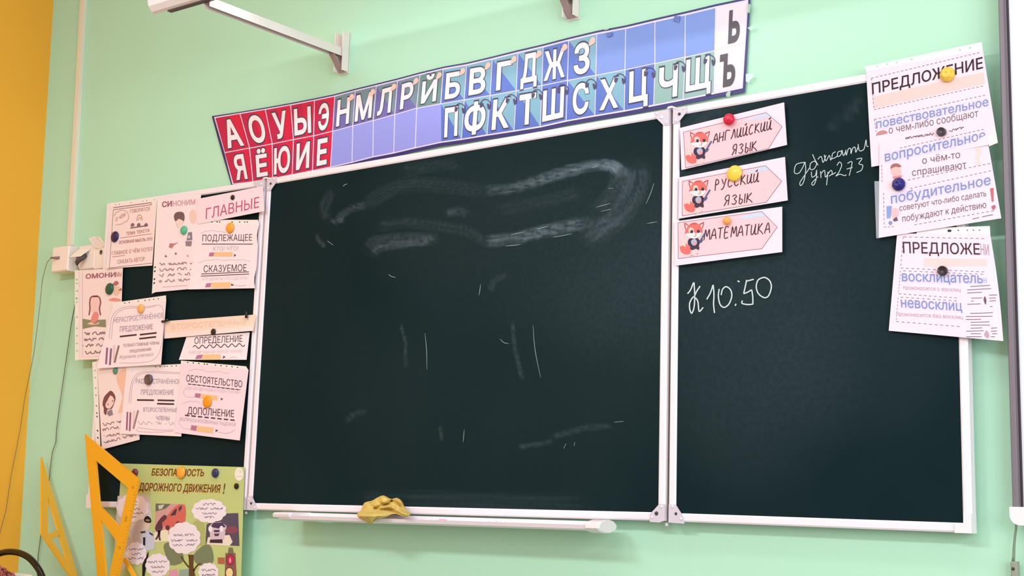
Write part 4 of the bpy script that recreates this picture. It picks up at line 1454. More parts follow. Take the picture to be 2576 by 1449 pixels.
for k, (q, arrow, (ox, oy), words, sky, label) in enumerate(CARDS):
    s = Surf([cI(*p) for p in q], -.0475)
    b = MB()
    s.sheet(b, M_card, 8, .002)
    s.poly(b, [cI(*p) for p in arrow], mat('card_pink', (255, 204, 208), .6, k=1.05), .0003)
    s.poly(b, [cI(*p) for p in sky], ink(216, 226, 246), .0005)
    for i in range(len(arrow)):
        s.stroke(b, [cI(*arrow[i]), cI(*arrow[(i+1) % len(arrow)])], 1.1, md, .0006)
    hw = ink(78, 48, 54)
    for body, p0, p1, cap in words:
        p0, p1 = Vector(p0), Vector(p1)
        n = len(body)
        d = (p1-p0)/n
        for i, ch in enumerate(body):
            o = p0+d*i
            for st in HAND[ch]:
                # letter box: x along the line, y downward from the cap line, slightly slanted
                s.stroke(b, [cI(*(o+d*.98*x+Vector((.08*cap*(1-y), -cap*(1-y))))) for x, y in st], 2.3, hw, .0009, 4)

    def fp(*pts):
        return [cI(x+ox, y+oy) for x, y in pts]
    fr, fo, cr, bl_ = ink(240, 120, 112), ink(196, 82, 84), ink(255, 238, 234), ink(70, 58, 78)
    # tail, legs, body, pointer
    s.poly(b, fp((300, 555), (262, 565), (225, 545), (212, 500), (222, 450), (240, 425), (262, 470), (300, 510)), fr, .0006, 3)
    s.poly(b, fp((240, 422), (222, 450), (213, 500), (240, 490), (258, 505), (262, 465)), ink(255, 214, 206), .0007, 2)
    for st in ([(325, 520), (322, 570), (298, 582)], [(352, 520), (352, 560), (366, 562)]):
        s.stroke(b, fp(*st), 4, ink(250, 220, 212), .0007)
        s.stroke(b, fp(st[1], st[2]), 1.6, ink(170, 120, 120), .0008)
    s.poly(b, fp((300, 500), (345, 490), (375, 500), (370, 528), (345, 518), (320, 530), (302, 522)), ink(84, 64, 78), .0009, 2)
    s.poly(b, fp((285, 440), (320, 428), (365, 432), (378, 470), (360, 505), (310, 505), (280, 480)), bl_, .0010, 2)
    s.poly(b, fp((305, 455), (335, 435), (355, 455), (350, 485), (320, 490)), ink(190, 190, 212), .0011, 2)
    s.poly(b, fp((325, 470), (345, 462), (350, 485), (330, 492)), ink(240, 160, 160), .0012, 2)
    s.stroke(b, fp((368, 450), (385, 462), (400, 440)), 5, ink(110, 96, 116), .0010)
    s.stroke(b, fp((375, 465), (428, 378)), 3.6, ink(88, 100, 140), .0012, 1)
    # head
    s.poly(b, fp((250, 300), (282, 318), (300, 345), (262, 368), (252, 335)), fo, .0010)
    s.poly(b, fp((258, 315), (278, 325), (290, 345), (265, 360)), ink(255, 214, 206), .0011)
    s.poly(b, fp((414, 294), (380, 310), (362, 335), (398, 358), (410, 325)), fo, .0010)
    s.poly(b, fp((406, 308), (384, 320), (375, 335), (396, 350)), ink(255, 214, 206), .0011)
    s.poly(b, fp((262, 365), (285, 325), (330, 300), (375, 318), (398, 355), (396, 392), (370, 420), (335, 434), (295, 425), (255, 400)), fr, .0012, 2)
    s.poly(b, fp((252, 400), (290, 385), (325, 375), (345, 392), (372, 382), (397, 390), (372, 420), (335, 434), (292, 426)), cr, .0013, 2)
    s.poly(b, fp((285, 355), (310, 340), (330, 360), (325, 375), (292, 388)), ink(255, 214, 200), .0013, 2)
    for ex, ey in ((312, 376), (366, 374)):
        s.poly(b, fp((ex-12, ey), (ex-4, ey-14), (ex+9, ey-11), (ex+11, ey+7), (ex, ey+13)), ink(56, 38, 46), .0015, 2)
        s.poly(b, fp((ex-3, ey-6), (ex+2, ey-8), (ex+2, ey-2)), cr, .0016)
    s.poly(b, fp((340, 398), (352, 396), (346, 405)), ink(90, 50, 56), .0015)
    s.stroke(b, fp((328, 410), (338, 416), (350, 408)), 1, ink(120, 70, 76), .0015)
    s.stroke(b, fp((300, 320), (320, 308), (338, 312), (352, 304)), 1.6, fo, .0014)
    tag(b.build('subject_card'), label, 'card', G_C)

# ------------------------------------------------------------------ sentence sheets on the right
G_R = 'sentence sheets on the right wing'
bk = ink(62, 44, 48)
gy = ink(122, 98, 108)
blu = ink(146, 154, 206)
halo = ink(238, 228, 255)
dsh = ink(134, 118, 124)
s = new_sheet([(2179, 178), (2472, 123), (2510, 360), (2192, 420)], -.0445, 'uppermost right sheet headed ПРЕДЛОЖЕНИЕ, pinned with a yellow magnet', (0, 0, .008, 0), M_card)
b = s.mb
s.poly(b, [cJ(640, 420), cJ(1405, 250), cJ(1415, 330), cJ(650, 500)], ink(255, 216, 208), .00012)
s.text(b, 'ПРЕДЛОЖЕНИЕ', cJ(640, 402), cJ(1402, 222), (27, 28), bk, .012)
s.poly(b, [cJ(660, 580), cJ(1440, 425), cJ(1445, 490), cJ(668, 650)], halo, .00012)
s.text(b, 'повествовательное', cJ(668, 637), cJ(1440, 480), 22, blu, .006)
s.text(b, 'о чем-либо сообщают', cJ(755, 674), cJ(1370, 555), 19, gy, -.006)
s.scribble(b, cJ(870, 712), cJ(1060, 680), 5, gy, 1.6)
s.scribble(b, cJ(1170, 665), cJ(1270, 640), 6, gy, 1.6)
s.poly(b, [cJ(668, 685), cJ(685, 658), cJ(725, 650), cJ(745, 670)], ink(206, 150, 148), .0006, 2)
s.dash(b, cJ(635, 292), cJ(1390, 112), 1.3, dsh, 26)
s.dash(b, cJ(635, 292), cJ(652, 508), 1.2, dsh, 8)
s.dash(b, cJ(652, 508), cJ(1415, 342), 1.3, dsh, 26)
s.dash(b, cJ(655, 575), cJ(1430, 405), 1.3, dsh, 26)
s.dash(b, cJ(655, 575), cJ(672, 700), 1.2, dsh, 5)
s.poly(b, [cJ(1430, 690), cJ(1492, 660), cJ(1504, 735), cJ(1445, 760)], ink(250, 244, 246), .0004)
finish(s, group=G_R, strip=((2174, 168), (2469, 106), (2179, 178), (2472, 123), (.12, .2, .29, .38, .82, .89)))

s = new_sheet([cK(430, 190), cK(1372, 195), cK(1505, 1280), cK(345, 1175)], -.0448, 'lower right sheet headed ПРЕДЛОЖЕНИЕ with a crumpled printed edge and black magnet', (0, .002, .014, 0), M_card,
              warp=lambda u, v: (4*math.sin(math.pi*v)*u*u, 0))
b = s.mb
s.poly(b, [cK(700, 440), cK(1340, 450), cK(1345, 520), cK(700, 530)], ink(255, 220, 214), .00012)
s.text(b, 'ПРЕДЛОЖЕ', cK(490, 388), cK(1270, 404), 28, ink(84, 54, 62), .008)
s.text(b, 'НИ', cK(1278, 404), cK(1362, 410), 27, ink(196, 172, 180), .01)
s.poly(b, [cK(470, 600), cK(1330, 640), cK(1330, 710), cK(470, 690)], halo, .00012)
s.text(b, 'восклицатель', cK(480, 672), cK(1300, 694), 26, blu, .008)
s.text(b, 'н', cK(1308, 694), cK(1340, 695), 20, ink(200, 196, 220), .0)
s.text(b, 'произносится с восклиц', cK(492, 756), cK(1075, 780), 10, lt, .0)
s.poly(b, [cK(460, 880), cK(1060, 900), cK(1060, 990), cK(460, 950)], halo, .00012)
s.text(b, 'невосклиц', cK(470, 936), cK(1090, 974), 26, blu, .008)
s.text(b, 'произносится без восклиц', cK(425, 1022), cK(1100, 1058), 10, lt, .0)
for a, c, n_ in (((495, 225), (1340, 243), 15), ((465, 540), (1340, 580), 16), ((490, 568), (1330, 605), 15), ((445, 800), (1060, 845), 12), ((465, 835), (1060, 875), 11), ((420, 1082), (1090, 1135), 12)):
    s.dash(b, cK(*a), cK(*c), 1.3, dsh, n_, .5)
for a, c in (((492, 225), (465, 540)), ((463, 570), (443, 800)), ((440, 840), (420, 1082))):
    s.dash(b, cK(*a), cK(*c), 1.2, dsh, 7, .5)
for x0, y0, x1, y1 in ((1170, 728, 1370, 715), (1140, 762, 1380, 748), (1140, 792, 1290, 786), (1180, 845, 1290, 842), (1180, 875, 1205, 874), (1140, 908, 1275, 902), (1170, 1000, 1400, 992), (1125, 1032, 1395, 1028), (1125, 1062, 1280, 1060), (1175, 1090, 1365, 1085), (1175, 1118, 1370, 1118), (1175, 1150, 1290, 1146), (1130, 1180, 1305, 1176), (1175, 1205, 1280, 1205), (1130, 1236, 1285, 1235), (1360, 815, 1440, 812), (1360, 845, 1430, 842), (1365, 875, 1430, 870), (1370, 932, 1395, 930), (1380, 1150, 1440, 1145), (1380, 1180, 1440, 1178), (1390, 1205, 1445, 1205), (1380, 1236, 1420, 1236)):
    s.stroke(b, [cK(x0, y0), cK(x1, y1)], 1.5, gy)
s.poly(b, [cK(1305, 860), cK(1320, 825), cK(1335, 870), cK(1325, 912)], gy, .0005, 2)
s.poly(b, [cK(1310, 1215), cK(1340, 1170), cK(1365, 1230), cK(1340, 1250)], lt, .0005, 2)
finish(s, group=G_R, strip=((2311, 574), (2490, 568.6), (2305, 587.5), (2491, 588.4), (.58, .7, .78, .85)))

s = new_sheet([cJ(690, 740), cJ(1422, 652), cJ(1528, 1255), cJ(685, 1390)], -.0475, 'middle right sheet about questions and commands, pinned with a navy magnet', (0, .002, .006, 0), M_card)
b = s.mb
s.poly(b, [cJ(720, 805), cJ(1415, 655), cJ(1420, 725), cJ(728, 880)], halo, .00012)
s.text(b, 'вопросительное', cJ(728, 865), cJ(1420, 712), 25, blu, .006)
s.text(b, 'о чём-то', cJ(985, 882), cJ(1245, 838), 18, gy, -.004)
s.text(b, 'спрашивают', cJ(915, 965), cJ(1288, 908), 18, gy, -.004)
s.poly(b, [cJ(765, 1085), cJ(1455, 965), cJ(1460, 1030), cJ(772, 1165)], halo, .00012)
s.text(b, 'побудительное', cJ(770, 1155), cJ(1455, 1022), 25, blu, .006)
s.text(b, 'советуют что-либо сделать', cJ(828, 1205), cJ(1425, 1102), 15, gy, -.004)
s.text(b, 'побуждают к действию', cJ(848, 1280), cJ(1425, 1182), 17, gy, -.004)
s.text(b, '?', cJ(1352, 880), cJ(1395, 872), 42, ink(255, 226, 214), .03)
s.poly(b, [cJ(1450, 1050), cJ(1475, 1045), cJ(1475, 1140), cJ(1462, 1142)], ink(206, 120, 124), .0006)
s.poly(b, [cJ(1458, 1175), cJ(1470, 1168), cJ(1480, 1162), cJ(1490, 1175), cJ(1474, 1200)], ink(206, 110, 124), .0006, 2)
s.poly(b, [cJ(765, 915), cJ(775, 885), cJ(810, 877), cJ(835, 890), cJ(835, 905), cJ(800, 900)], ink(176, 116, 112), .0007, 2)
s.poly(b, [cJ(770, 915), cJ(805, 900), cJ(838, 920), cJ(830, 960), cJ(795, 968), cJ(772, 945)], ink(255, 200, 192), .0006, 2)
s.poly(b, [cJ(778, 968), cJ(845, 958), cJ(835, 990), cJ(795, 995)], ink(240, 150, 150), .0006)
s.poly(b, [cJ(738, 1172), cJ(775, 1168), cJ(765, 1255), cJ(740, 1255)], ink(150, 172, 222), .0006)
s.poly(b, [cJ(750, 1285), cJ(765, 1272), cJ(780, 1285), cJ(765, 1303)], ink(150, 160, 206), .0006, 2)
s.poly(b, [cJ(780, 1190), cJ(800, 1182), cJ(822, 1200), cJ(818, 1240), cJ(780, 1250), cJ(770, 1220)], ink(255, 200, 206), .0007, 2)
s.poly(b, [cJ(782, 1262), cJ(808, 1245), cJ(818, 1270), cJ(790, 1278)], ink(120, 90, 120), .0008)
for a, c, n_ in (((830, 772), (1420, 640), 20), ((885, 992), (1465, 875), 18), ((900, 1050), (1470, 925), 18), ((930, 1300), (1490, 1200), 17)):
    s.dash(b, cJ(*a), cJ(*c), 1.3, dsh, n_)
for a, c, n_ in (((705, 890), (708, 1015), 5), ((718, 1080), (722, 1310), 8), ((722, 1315), (800, 1310), 3)):
    s.dash(b, cJ(*a), cJ(*c), 1.2, dsh, n_)
s.stroke(b, [cJ(1330, 1260), cJ(1375, 1250)], 1.6, gy)
s.stroke(b, [cJ(1395, 1245), cJ(1470, 1230)], 1.6, gy)
o = finish(s, group=G_R)
m_ = MB()
M_slv = mat('sleeve_clear', (200, 206, 214), .2, trans=.5)
m_.slab([U(*p, -.0472) for p in (cJ(655, 1000), cJ(690, 1000), cJ(686, 1392), cJ(668, 1392))], (0, .0003, 0), M_slv)
m_.build('sleeve_edge', o)

# ------------------------------------------------------------------ magnets
G_M = 'magnets holding the papers'
MG = [(290.5, 596, 13.6, -.0442, (38, 30, 84), 'navy magnet on the left edge of the uppermost left sheet', 'dome'),
      (464, 579.5, 11, -.0462, (86, 190, 142), 'pale green magnet on the sheet with the dark-haired boy', 'dome'),
      (586, 497, 6.2, -.0495, (24, 18, 24), 'small black magnet on the ГЛАВНЫЕ strip', 'flat'),
      (580.5, 573.5, 13, -.0478, (252, 170, 60), 'orange magnet above the word ПОДЛЕЖАЩЕЕ', 'dome'),
      (277, 727, 14.5, -.0446, (28, 88, 70), 'dark green magnet on the ОМОНИМЫ sheet', 'dome'),
      (356, 777, 11.5, -.0490, (250, 184, 104), 'light orange magnet on the НЕРАСПРОСТРАНЁННОЕ sheet', 'dome'),
      (537.5, 835, 8, -.0482, (24, 18, 24), 'black magnet above the word ОПРЕДЕЛЕНИЕ', 'flat'),
      (291, 933, 8.5, -.0440, (86, 150, 122), 'green magnet half hidden under a curled sheet, above the drawn girl', 'flat'),
      (376, 955, 13, -.0463, (104, 84, 84), 'grey-brown magnet on the РАСПРОСТРАНЁННОЕ sheet', 'cyl'),
      (523.5, 1011, 15.5, -.0482, (255, 158, 30), 'orange magnet above the word ДОПОЛНЕНИЕ', 'dome'),
      (341, 1189, 10, -.0478, (120, 46, 66), 'maroon magnet at the poster top beside the yellow set square', 'dome'),
      (457, 1189, 15.5, -.0478, (255, 174, 60), 'large orange magnet covering the poster title', 'dome'),
      (543, 1190, 11.5, -.0478, (40, 46, 96), 'navy magnet right of the poster title', 'dome'),
      (595.5, 1223, 7.5, -.0478, (16, 14, 16), 'small black magnet under the white disc on the poster', 'flat'),
      (1837, 302, 14.5, -.0505, (222, 26, 62), 'red ball-shaped magnet on the topmost fox card', 'ball'),
      (1849, 436.5, 20, -.0505, (255, 210, 70), 'big yellow magnet on the middle fox card', 'dome'),
      (1830, 556, 10, -.0505, (255, 170, 84), 'small orange magnet on the МАТЕМАТИКА card', 'dome'),
      (2384, 188, 18.5, -.0462, (252, 206, 74), 'yellow ridged magnet over the word ПРЕДЛОЖЕНИЕ, top right', 'pin'),
      (2370, 333, 11, -.0470, (66, 52, 58), 'dark grey magnet between the two upper right sheets', 'cyl'),
      (2261.5, 464, 16.5, -.0490, (34, 26, 116), 'navy magnet on the sheet about questions and commands', 'pin'),
      (2373, 682, 12, -.0470, (46, 32, 38), 'black magnet over the word восклицательное', 'cyl')]
for px, py, r, y, colr, label, kind in MG:
    c = U(px, py, y)
    rr = (U(px, py-r, y)-U(px, py+r, y)).length/2
    m_ = MB()
    mm = mat('magnet_%d_%d_%d' % colr, colr, .28, k=1.05)
    if kind == 'dome':
        pr = [(rr*.93, 0), (rr, .0015), (rr, .004), (rr*.93, .006), (rr*.75, .0078), (rr*.4, .0092), (rr*.08, .0096)]
    elif kind == 'ball':
        pr = [(rr*.8, 0), (rr, .004), (rr, .008), (rr*.9, .0115), (rr*.65, .0145), (rr*.3, .016), (rr*.05, .0163)]
    elif kind == 'flat':
        pr = [(rr, 0), (rr, .0028), (rr*.88, .004), (rr*.1, .0042)]
    elif kind == 'cyl':
        pr = [(rr, 0), (rr*1.02, .004), (rr*.98, .009), (rr*.8, .0105), (rr*.78, .0098), (rr*.1, .0098)]
    else:
        pr = [(rr, 0), (rr, .004), (rr*.9, .007), (rr*.7, .009), (rr*.62, .012), (rr*.55, .0135), (rr*.2, .0138), (rr*.14, .0125)]
    m_.lathe(c, (0, -1, 0), pr, mm, 24)
    if kind == 'pin':
        for a in range(6):
            an = a*1.0472+.3
            d = Vector((math.cos(an), 0, math.sin(an)))*rr
            m_.tube([c+d*.98+Vector((0, -.004, 0)), c+d*.62+Vector((0, -.0115, 0))], rr*.07, mm, 6)
    tag(m_.build('magnet'), label, 'magnet', G_M)
for pts, label, w in (([(408, 809), (415, 808), (424, 804)], 'black clip at the left end of the pale orange strip', .0042), ([(620.5, 783), (620, 792), (619.5, 800)], 'black clip at the right end of the pale orange strip', .0045)):
    m_ = MB()
    m_.tube([U(x, y, -.052) for x, y in pts], [w, w*.8, w], M_black, 8)
    tag(m_.build('clip'), label, 'clip', 'clips of the pale orange strip')
m_ = MB()
m_.slab([U(*cK(x, y), -.0455) for x, y in ((940, 155), (960, 150), (982, 156), (978, 172), (955, 178), (940, 170))], (0, .0008, 0), M_black)
tag(m_.build('clip'), 'tiny black clip on the punched margin under the commands sheet', 'clip')

# ------------------------------------------------------------------ board lamp on arms
M_lamp = mat('lamp_white', (255, 244, 248), .35, k=1.02)
M_arm = mat('arm_cream', (247, 233, 224), .4)
LY = -.548
P0 = U(390, 36, LY)
lamp = thing('board_lamp', (P0.x+.8, -.3, P0.z), 'long white lamp on wall arms above the chalkboard', 'lamp')
m_ = MB()
pr = [(0, 0), (-.012, .003), (-.024, .016), (-.032, .045), (-.034, .09), (-.026, .125), (0, .14), (.06, .145), (.1, .135), (.1, .128), (.06, .137), (.0, .132), (-.019, .118), (-.027, .09), (-.025, .045), (-.018, .02), (-.01, .0095), (0, .0085)]
n = len(pr)
x0, x1 = P0.x, P0.x+1.75
m_.add([(x0, LY+y, P0.z+z) for y, z in pr]+[(x1, LY+y, P0.z+z) for y, z in pr],
       [(i, (i+1) % n, n+(i+1) % n, n+i) for i in range(n)]+[tuple(range(n)), tuple(range(2*n-1, n-1, -1))], M_lamp, False)
m_.build('reflector', lamp)
m_ = MB()
m_.box((x0+.055, LY-.002, P0.z-.003), (x1-.05, LY+.012, P0.z+.006), mat('underside_shade', (92, 74, 74), .6))  # dark strip standing in for the shadow along the reflector's underside opening
m_.build('shade_strip', lamp)
m_ = MB()
m_.tube([(x0+.1, LY+.05, P0.z+.07), (x1-.1, LY+.05, P0.z+.07)], .013, M_cap, 12)
m_.box((x0+.08, LY+.035, P0.z+.07), (x1-.08, LY+.065, P0.z+.134), M_lamp)
m_.build('lamp_tube', lamp)
ll = area('board_lamp_light', ((x0+x1)/2, LY+.045, P0.z+.05), ((x0+x1)/2, 0, P0.z-1.0), 1.5, .035, 3.2)


dz = U(511, 9, LY+.012).z-U(862, 136, -.01).z


def arm(bx, top, bot, zarm):
    p = U(*bx, 0)
    xl_, xr_ = p.x-.018, p.x+.018
    zt_ = U(bx[0], top, 0).z
    zb_ = U(bx[0], bot, 0).z
    m_ = MB()
    m_.box((xl_, -.004, zb_), (xr_, 0, zt_), M_arm)
    m_.box((xl_, -.030, zb_+.004), (xl_+.003, -.003, zt_-.002), M_arm)
    m_.box((xr_-.003, -.030, zb_+.004), (xr_, -.003, zt_-.002), M_arm)
    for z in (zt_-.012, zb_+.016):
        m_.lathe((p.x, -.004, z), (0, -1, 0), [(.004, 0), (.003, .002)], M_brk, 10)
    wb_ = m_.build('wall_bracket', lamp)
    m_ = MB()
    w = .012
    y0, y1 = -.006, LY+.012
    z1 = zarm+dz

    def bar(xa, xb, za_, zb_2, m):
        m_.add([(x, y, z) for y, zz in ((y0, zarm), (y1, z1)) for x in (xa, xb) for z in (zz+za_, zz+zb_2)],
               [(0, 1, 3, 2), (4, 6, 7, 5), (0, 4, 5, 1), (2, 3, 7, 6), (0, 2, 6, 4), (1, 5, 7, 3)], m)
    # channel section arm, open underneath, running out to the foot of the reflector
    bar(p.x-w, p.x+w, .010, .0125, M_arm)
    bar(p.x-w, p.x-w+.002, -.0125, .010, M_arm)
    bar(p.x+w-.002, p.x+w, -.0125, .010, M_arm)
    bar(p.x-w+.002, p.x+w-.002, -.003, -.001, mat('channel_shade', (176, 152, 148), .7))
    # diagonal brace
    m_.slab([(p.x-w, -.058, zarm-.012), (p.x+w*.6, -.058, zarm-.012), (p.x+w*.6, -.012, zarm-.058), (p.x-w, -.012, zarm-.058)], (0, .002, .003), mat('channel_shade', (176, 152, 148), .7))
    m_.build('arm', lamp)


za = U(862, 136, -.01).z
arm((869, 140), 86, 187, za)
zb2 = U(1445, 51, 0).z
pz = U(869, 187, 0).z
arm((1445, 10), 51-118, 51.5, za+(zb2-pz))

# ------------------------------------------------------------------ cable trunking, sockets, cables
M_trk = mat('trunking_cream', (244, 234, 210), .45)
ta, tb_ = U(213, -30, -.006), U(178, 618, -.006)
m_ = MB()
hw_ = .0125
m_.slab([tb_+Vector((-hw_, -.008, 0)), tb_+Vector((hw_, -.008, 0)), ta+Vector((hw_, -.008, 0)), ta+Vector((-hw_, -.008, 0))], (0, .0135, 0), M_trk)
m_.slab([tb_+Vector((-hw_*.8, -.0095, 0)), tb_+Vector((hw_*.8, -.0095, 0)), ta+Vector((hw_*.8, -.0095, 0)), ta+Vector((-hw_*.8, -.0095, 0))], (0, .0016, 0), M_trk)
tag(m_.build('cable_trunking'), 'cream vertical cable duct running down the wall to the sockets', 'cable duct')

M_sock = mat('socket_plastic', (255, 238, 226), .4, k=1.06)
sb = thing('wall_socket', U(200, 650, 0), 'cream wall socket block with flip lids beside the left wing', 'socket')


def px_box(mb, tl_, br_, yf, yb, m, bev=.004):
    """box whose front face spans two measured corners"""
    a, c = U(*tl_, yf), U(*br_, yf)
    x0, x1, z0, z1 = a.x, c.x, c.z, a.z
    fr_ = [(x0+bev, yf, z0+bev), (x1-bev, yf, z0+bev), (x1-bev, yf, z1-bev), (x0+bev, yf, z1-bev)]
    mi_ = [(x0, yf+bev, z0), (x1, yf+bev, z0), (x1, yf+bev, z1), (x0, yf+bev, z1)]
    bk_ = [(x0, yb, z0), (x1, yb, z0), (x1, yb, z1), (x0, yb, z1)]
    mb.add(fr_+mi_+bk_, [(0, 1, 2, 3), (8, 11, 10, 9)]+[(i, 4+i, 4+(i+1) % 4, (i+1) % 4) for i in range(4)]+[(4+i, 8+i, 8+(i+1) % 4, 4+(i+1) % 4) for i in range(4)], m)
    return x0, x1, z0, z1


m_ = MB()
bx = px_box(m_, cM(262, 668), cM(556, 1128), -.052, 0, M_sock)
m_.build('junction_box', sb)
m_ = MB()
g1 = px_box(m_, cM(795, 640), cM(1095, 1095), -.028, 0, M_sock)
o_ = m_.build('socket_module', sb)
m_ = MB()
q = [U(*cM(*p), yy) for p, yy in (((640, 850), -.066), ((800, 720), -.040), ((1000, 722), -.030), ((800, 845), -.055))]
m_.slab([U(*cM(615, 860), -.062), U(*cM(800, 712), -.036), U(*cM(1010, 712), -.030), U(*cM(820, 848), -.058)], (0, .001, .004), M_sock)
m_.build('flip_lid', o_)
m_ = MB()
g2 = px_box(m_, cM(1112, 660), cM(1400, 1085), -.028, 0, M_sock)
cc = U(*cM(1240, 760), -.0285)
m_.lathe(cc+Vector((0, .001, 0)), (0, -1, 0), [(.0085, 0), (.0085, .002), (.0075, .002), (.007, .0005)], mat('socket_well', (176, 160, 152), .6), 16)
o_ = m_.build('socket_module', sb)
m_ = MB()
m_.slab([U(*cM(985, 485), -.058), U(*cM(1100, 440), -.050), U(*cM(1180, 450), -.048), U(*cM(1330, 630), -.029), U(*cM(1200, 690), -.030), U(*cM(1120, 670), -.034)], (.001, .0035, .001), M_sock)
m_.build('flip_lid', o_)
# black plug under the half-open lid, with its cord
pc = U(*cM(885, 890), -.030)
pl = thing('power_plug', pc, 'black power plug in the middle socket under its lid', 'plug')
m_ = MB()
m_.tube([pc+Vector((.008, .001, .012)), pc+Vector((.004, -.010, .004)), pc+Vector((0, -.018, -.004)), pc+Vector((-.006, -.02, -.016)), pc+Vector((-.008, -.018, -.024))], [.010, .0125, .012, .008, .004], mat('plug_grey', (96, 82, 82), .4), 12)
m_.build('plug_body', pl)
m_ = MB()
pe = pc+Vector((-.008, -.018, -.024))
pts = [pe]+[U(x, y, yy) for x, y, yy in ((204, 690, -.03), (197, 725, -.02), (187, 775, -.012), (179, 817, -.010), (163, 930, -.008), (148, 1035, -.008), (142.5, 1080, -.008), (140.5, 1112, -.008), (132, 1137, -.008), (128, 1165, -.008), (125, 1196, -.008), (118, 1260, -.008), (104, 1335, -.008), (101, 1360, -.008), (96, 1397, -.008), (94, 1440, -.008), (96, 1520, -.008))]
P3 = []
for i in range(len(pts)-1):
    for t in (0, .33, .66):
        P3.append(pts[i].lerp(pts[i+1], t))
P3.append(pts[-1])
m_.tube(P3, .0017, mat('cord_grey', (112, 122, 104), .5), 6)
m_.build('cord', pl)
# plug at the left box and its thin cord over the orange wall
tp = U(*cM(400, 872), -.0515)
cb = thing('thin_cable', tp, 'thin dark cable from the junction box drooping across the orange wall', 'cable')
m_ = MB()
te = U(*cM(225, 875), -.066)
m_.tube([tp+Vector((0, .002, 0)), tp.lerp(te, .3), te], [.006, .0045, .003], mat('stub_grey', (150, 116, 112), .5), 10)
m_.build('strain_relief', cb)
pts = [te]+[U(x, y, yy) for x, y, yy in ((118, 661, -.062), (110, 690, -.05), (106, 709, -.045), (101, 763, -.04), (93, 830, -.035), (85, 890, -.03))]
for x, y in ((63, 1000), (51, 1080), (40, 1138), (28, 1196), (16, 1280), (0, 1341), (-25, 1440)):
    p = UX(x, y, corner_x(1.2)+.012)
    p = UX(x, y, corner_x(p.z)+.006)
    if p.y > -.02:
        p = U(x, y, -.02)
    pts.append(p)
P3 = []
for i in range(len(pts)-1):
    for t in (0, .33, .66):
        P3.append(pts[i].lerp(pts[i+1], t))
P3.append(pts[-1])
m_ = MB()
m_.tube(P3, .0011, mat('cord_brown', (138, 118, 72), .5), 6)
m_.build('cord', cb)

# ------------------------------------------------------------------ whiteboard on the right
YW = -.055
wl0, wl1 = U(2512, 0, YW), U(2543, 1275, YW)
wr_x = wl1.x+1.6
zb_ = U(2545, 1275, YW).z
zt_ = 2.55
xw = (wl0.x+wl1.x)/2
wbd = thing('whiteboard', (xw+.8, -.03, zb_), 'large bright whiteboard with a grey frame at the right edge', 'whiteboard')
fwid = U(2566, 1200, YW).x-U(2541, 1200, YW).x
m_ = MB()
m_.box((xw+fwid*.8, YW+.006, zb_-.02), (wr_x-.02, YW+.04, zt_-.02), mat('whiteboard_white', (255, 246, 250), .3, k=1.0))
m_.build('writing_surface', wbd)
M_grey = mat('grey_aluminium', (146, 134, 140), .45, k=1.3, metal=.25)
m_ = MB()
lean_ = (wl0-wl1)/(wl0.z-wl1.z)
for xa, xb in ((xw, xw+fwid), (wr_x-fwid, wr_x)):
    pr = [(xa, YW+.045), (xa, YW+.004), (xa+.003, YW), (xa+fwid*.55, YW), (xa+fwid*.7, YW+.003), (xb, YW+.003), (xb, YW+.045)]
    n = len(pr)
    m_.add([(x, y, zb_) for x, y in pr]+[(x, y, zt_) for x, y in pr], [(i, (i+1) % n, n+(i+1) % n, n+i) for i in range(n)], M_grey)
m_.box((xw, YW, zt_-.03), (wr_x, YW+.045, zt_), M_grey)
m_.box((xw+.05, YW, zb_-.032), (wr_x-.05, YW+.045, zb_), M_grey)
m_.build('frame', wbd)
m_ = MB()
m_.box((xw+fwid*.9, YW-.0005, zb_), (xw+fwid*1.08, YW+.010, zt_-.03), mat('seal_dark', (44, 30, 40), .6))
m_.build('dark_seal', wbd)
for sx in (0, 1):
    m_ = MB()
    xx = xw-.004 if sx == 0 else wr_x-.06
    R = .02
    pr = [(xx+R-R*math.cos(a*.2618), zb_-.036+R-R*math.sin(a*.2618)) for a in range(7)]+[(xx+.064, zb_-.036), (xx+.064, zb_), (xx, zb_)]
    m_.slab([(x, YW-.004, z) for x, z in pr][::-1] if False else [(x, YW-.004, z) for x, z in pr], (0, .05, 0), M_cap)
    m_.build('corner_cap', wbd)
# cable under the whiteboard
m_ = MB()
cpts = [U(x, y, -.02) for x, y in ((2556, 1312), (2556, 1330), (2553, 1352), (2551, 1375), (2550, 1400), (2549, 1412))]
m_.tube(cpts, [.0026, .0026, .0026, .0028, .003, .0036], mat('cable_greygreen', (128, 150, 124), .5), 8)
wc = thing('connector_cable', cpts[-1], 'grey cable with a connector hanging under the whiteboard corner', 'cable')
m_.build('cord', wc)
m_ = MB()
a, c_ = U(2541, 1414, -.026), U(2561, 1480, -.026)
px_box(m_, (2541, 1412), (2560, 1480), -.028, -.012, mat('connector_grey', (160, 160, 142), .5), .003)
m_.lathe(U(2548.5, 1431, -.0282), (0, -1, 0), [(.0035, 0), (.003, .0012)], M_dark, 10)
m_.build('connector', wc)

# ------------------------------------------------------------------ low cabinet out of sight below, set squares, ruler, bag
CT = .437
M_yel = mat('yellow_plastic', (246, 176, 34), .4, k=1.05)
M_ink2 = mat('brown_print', (150, 96, 24), .6)


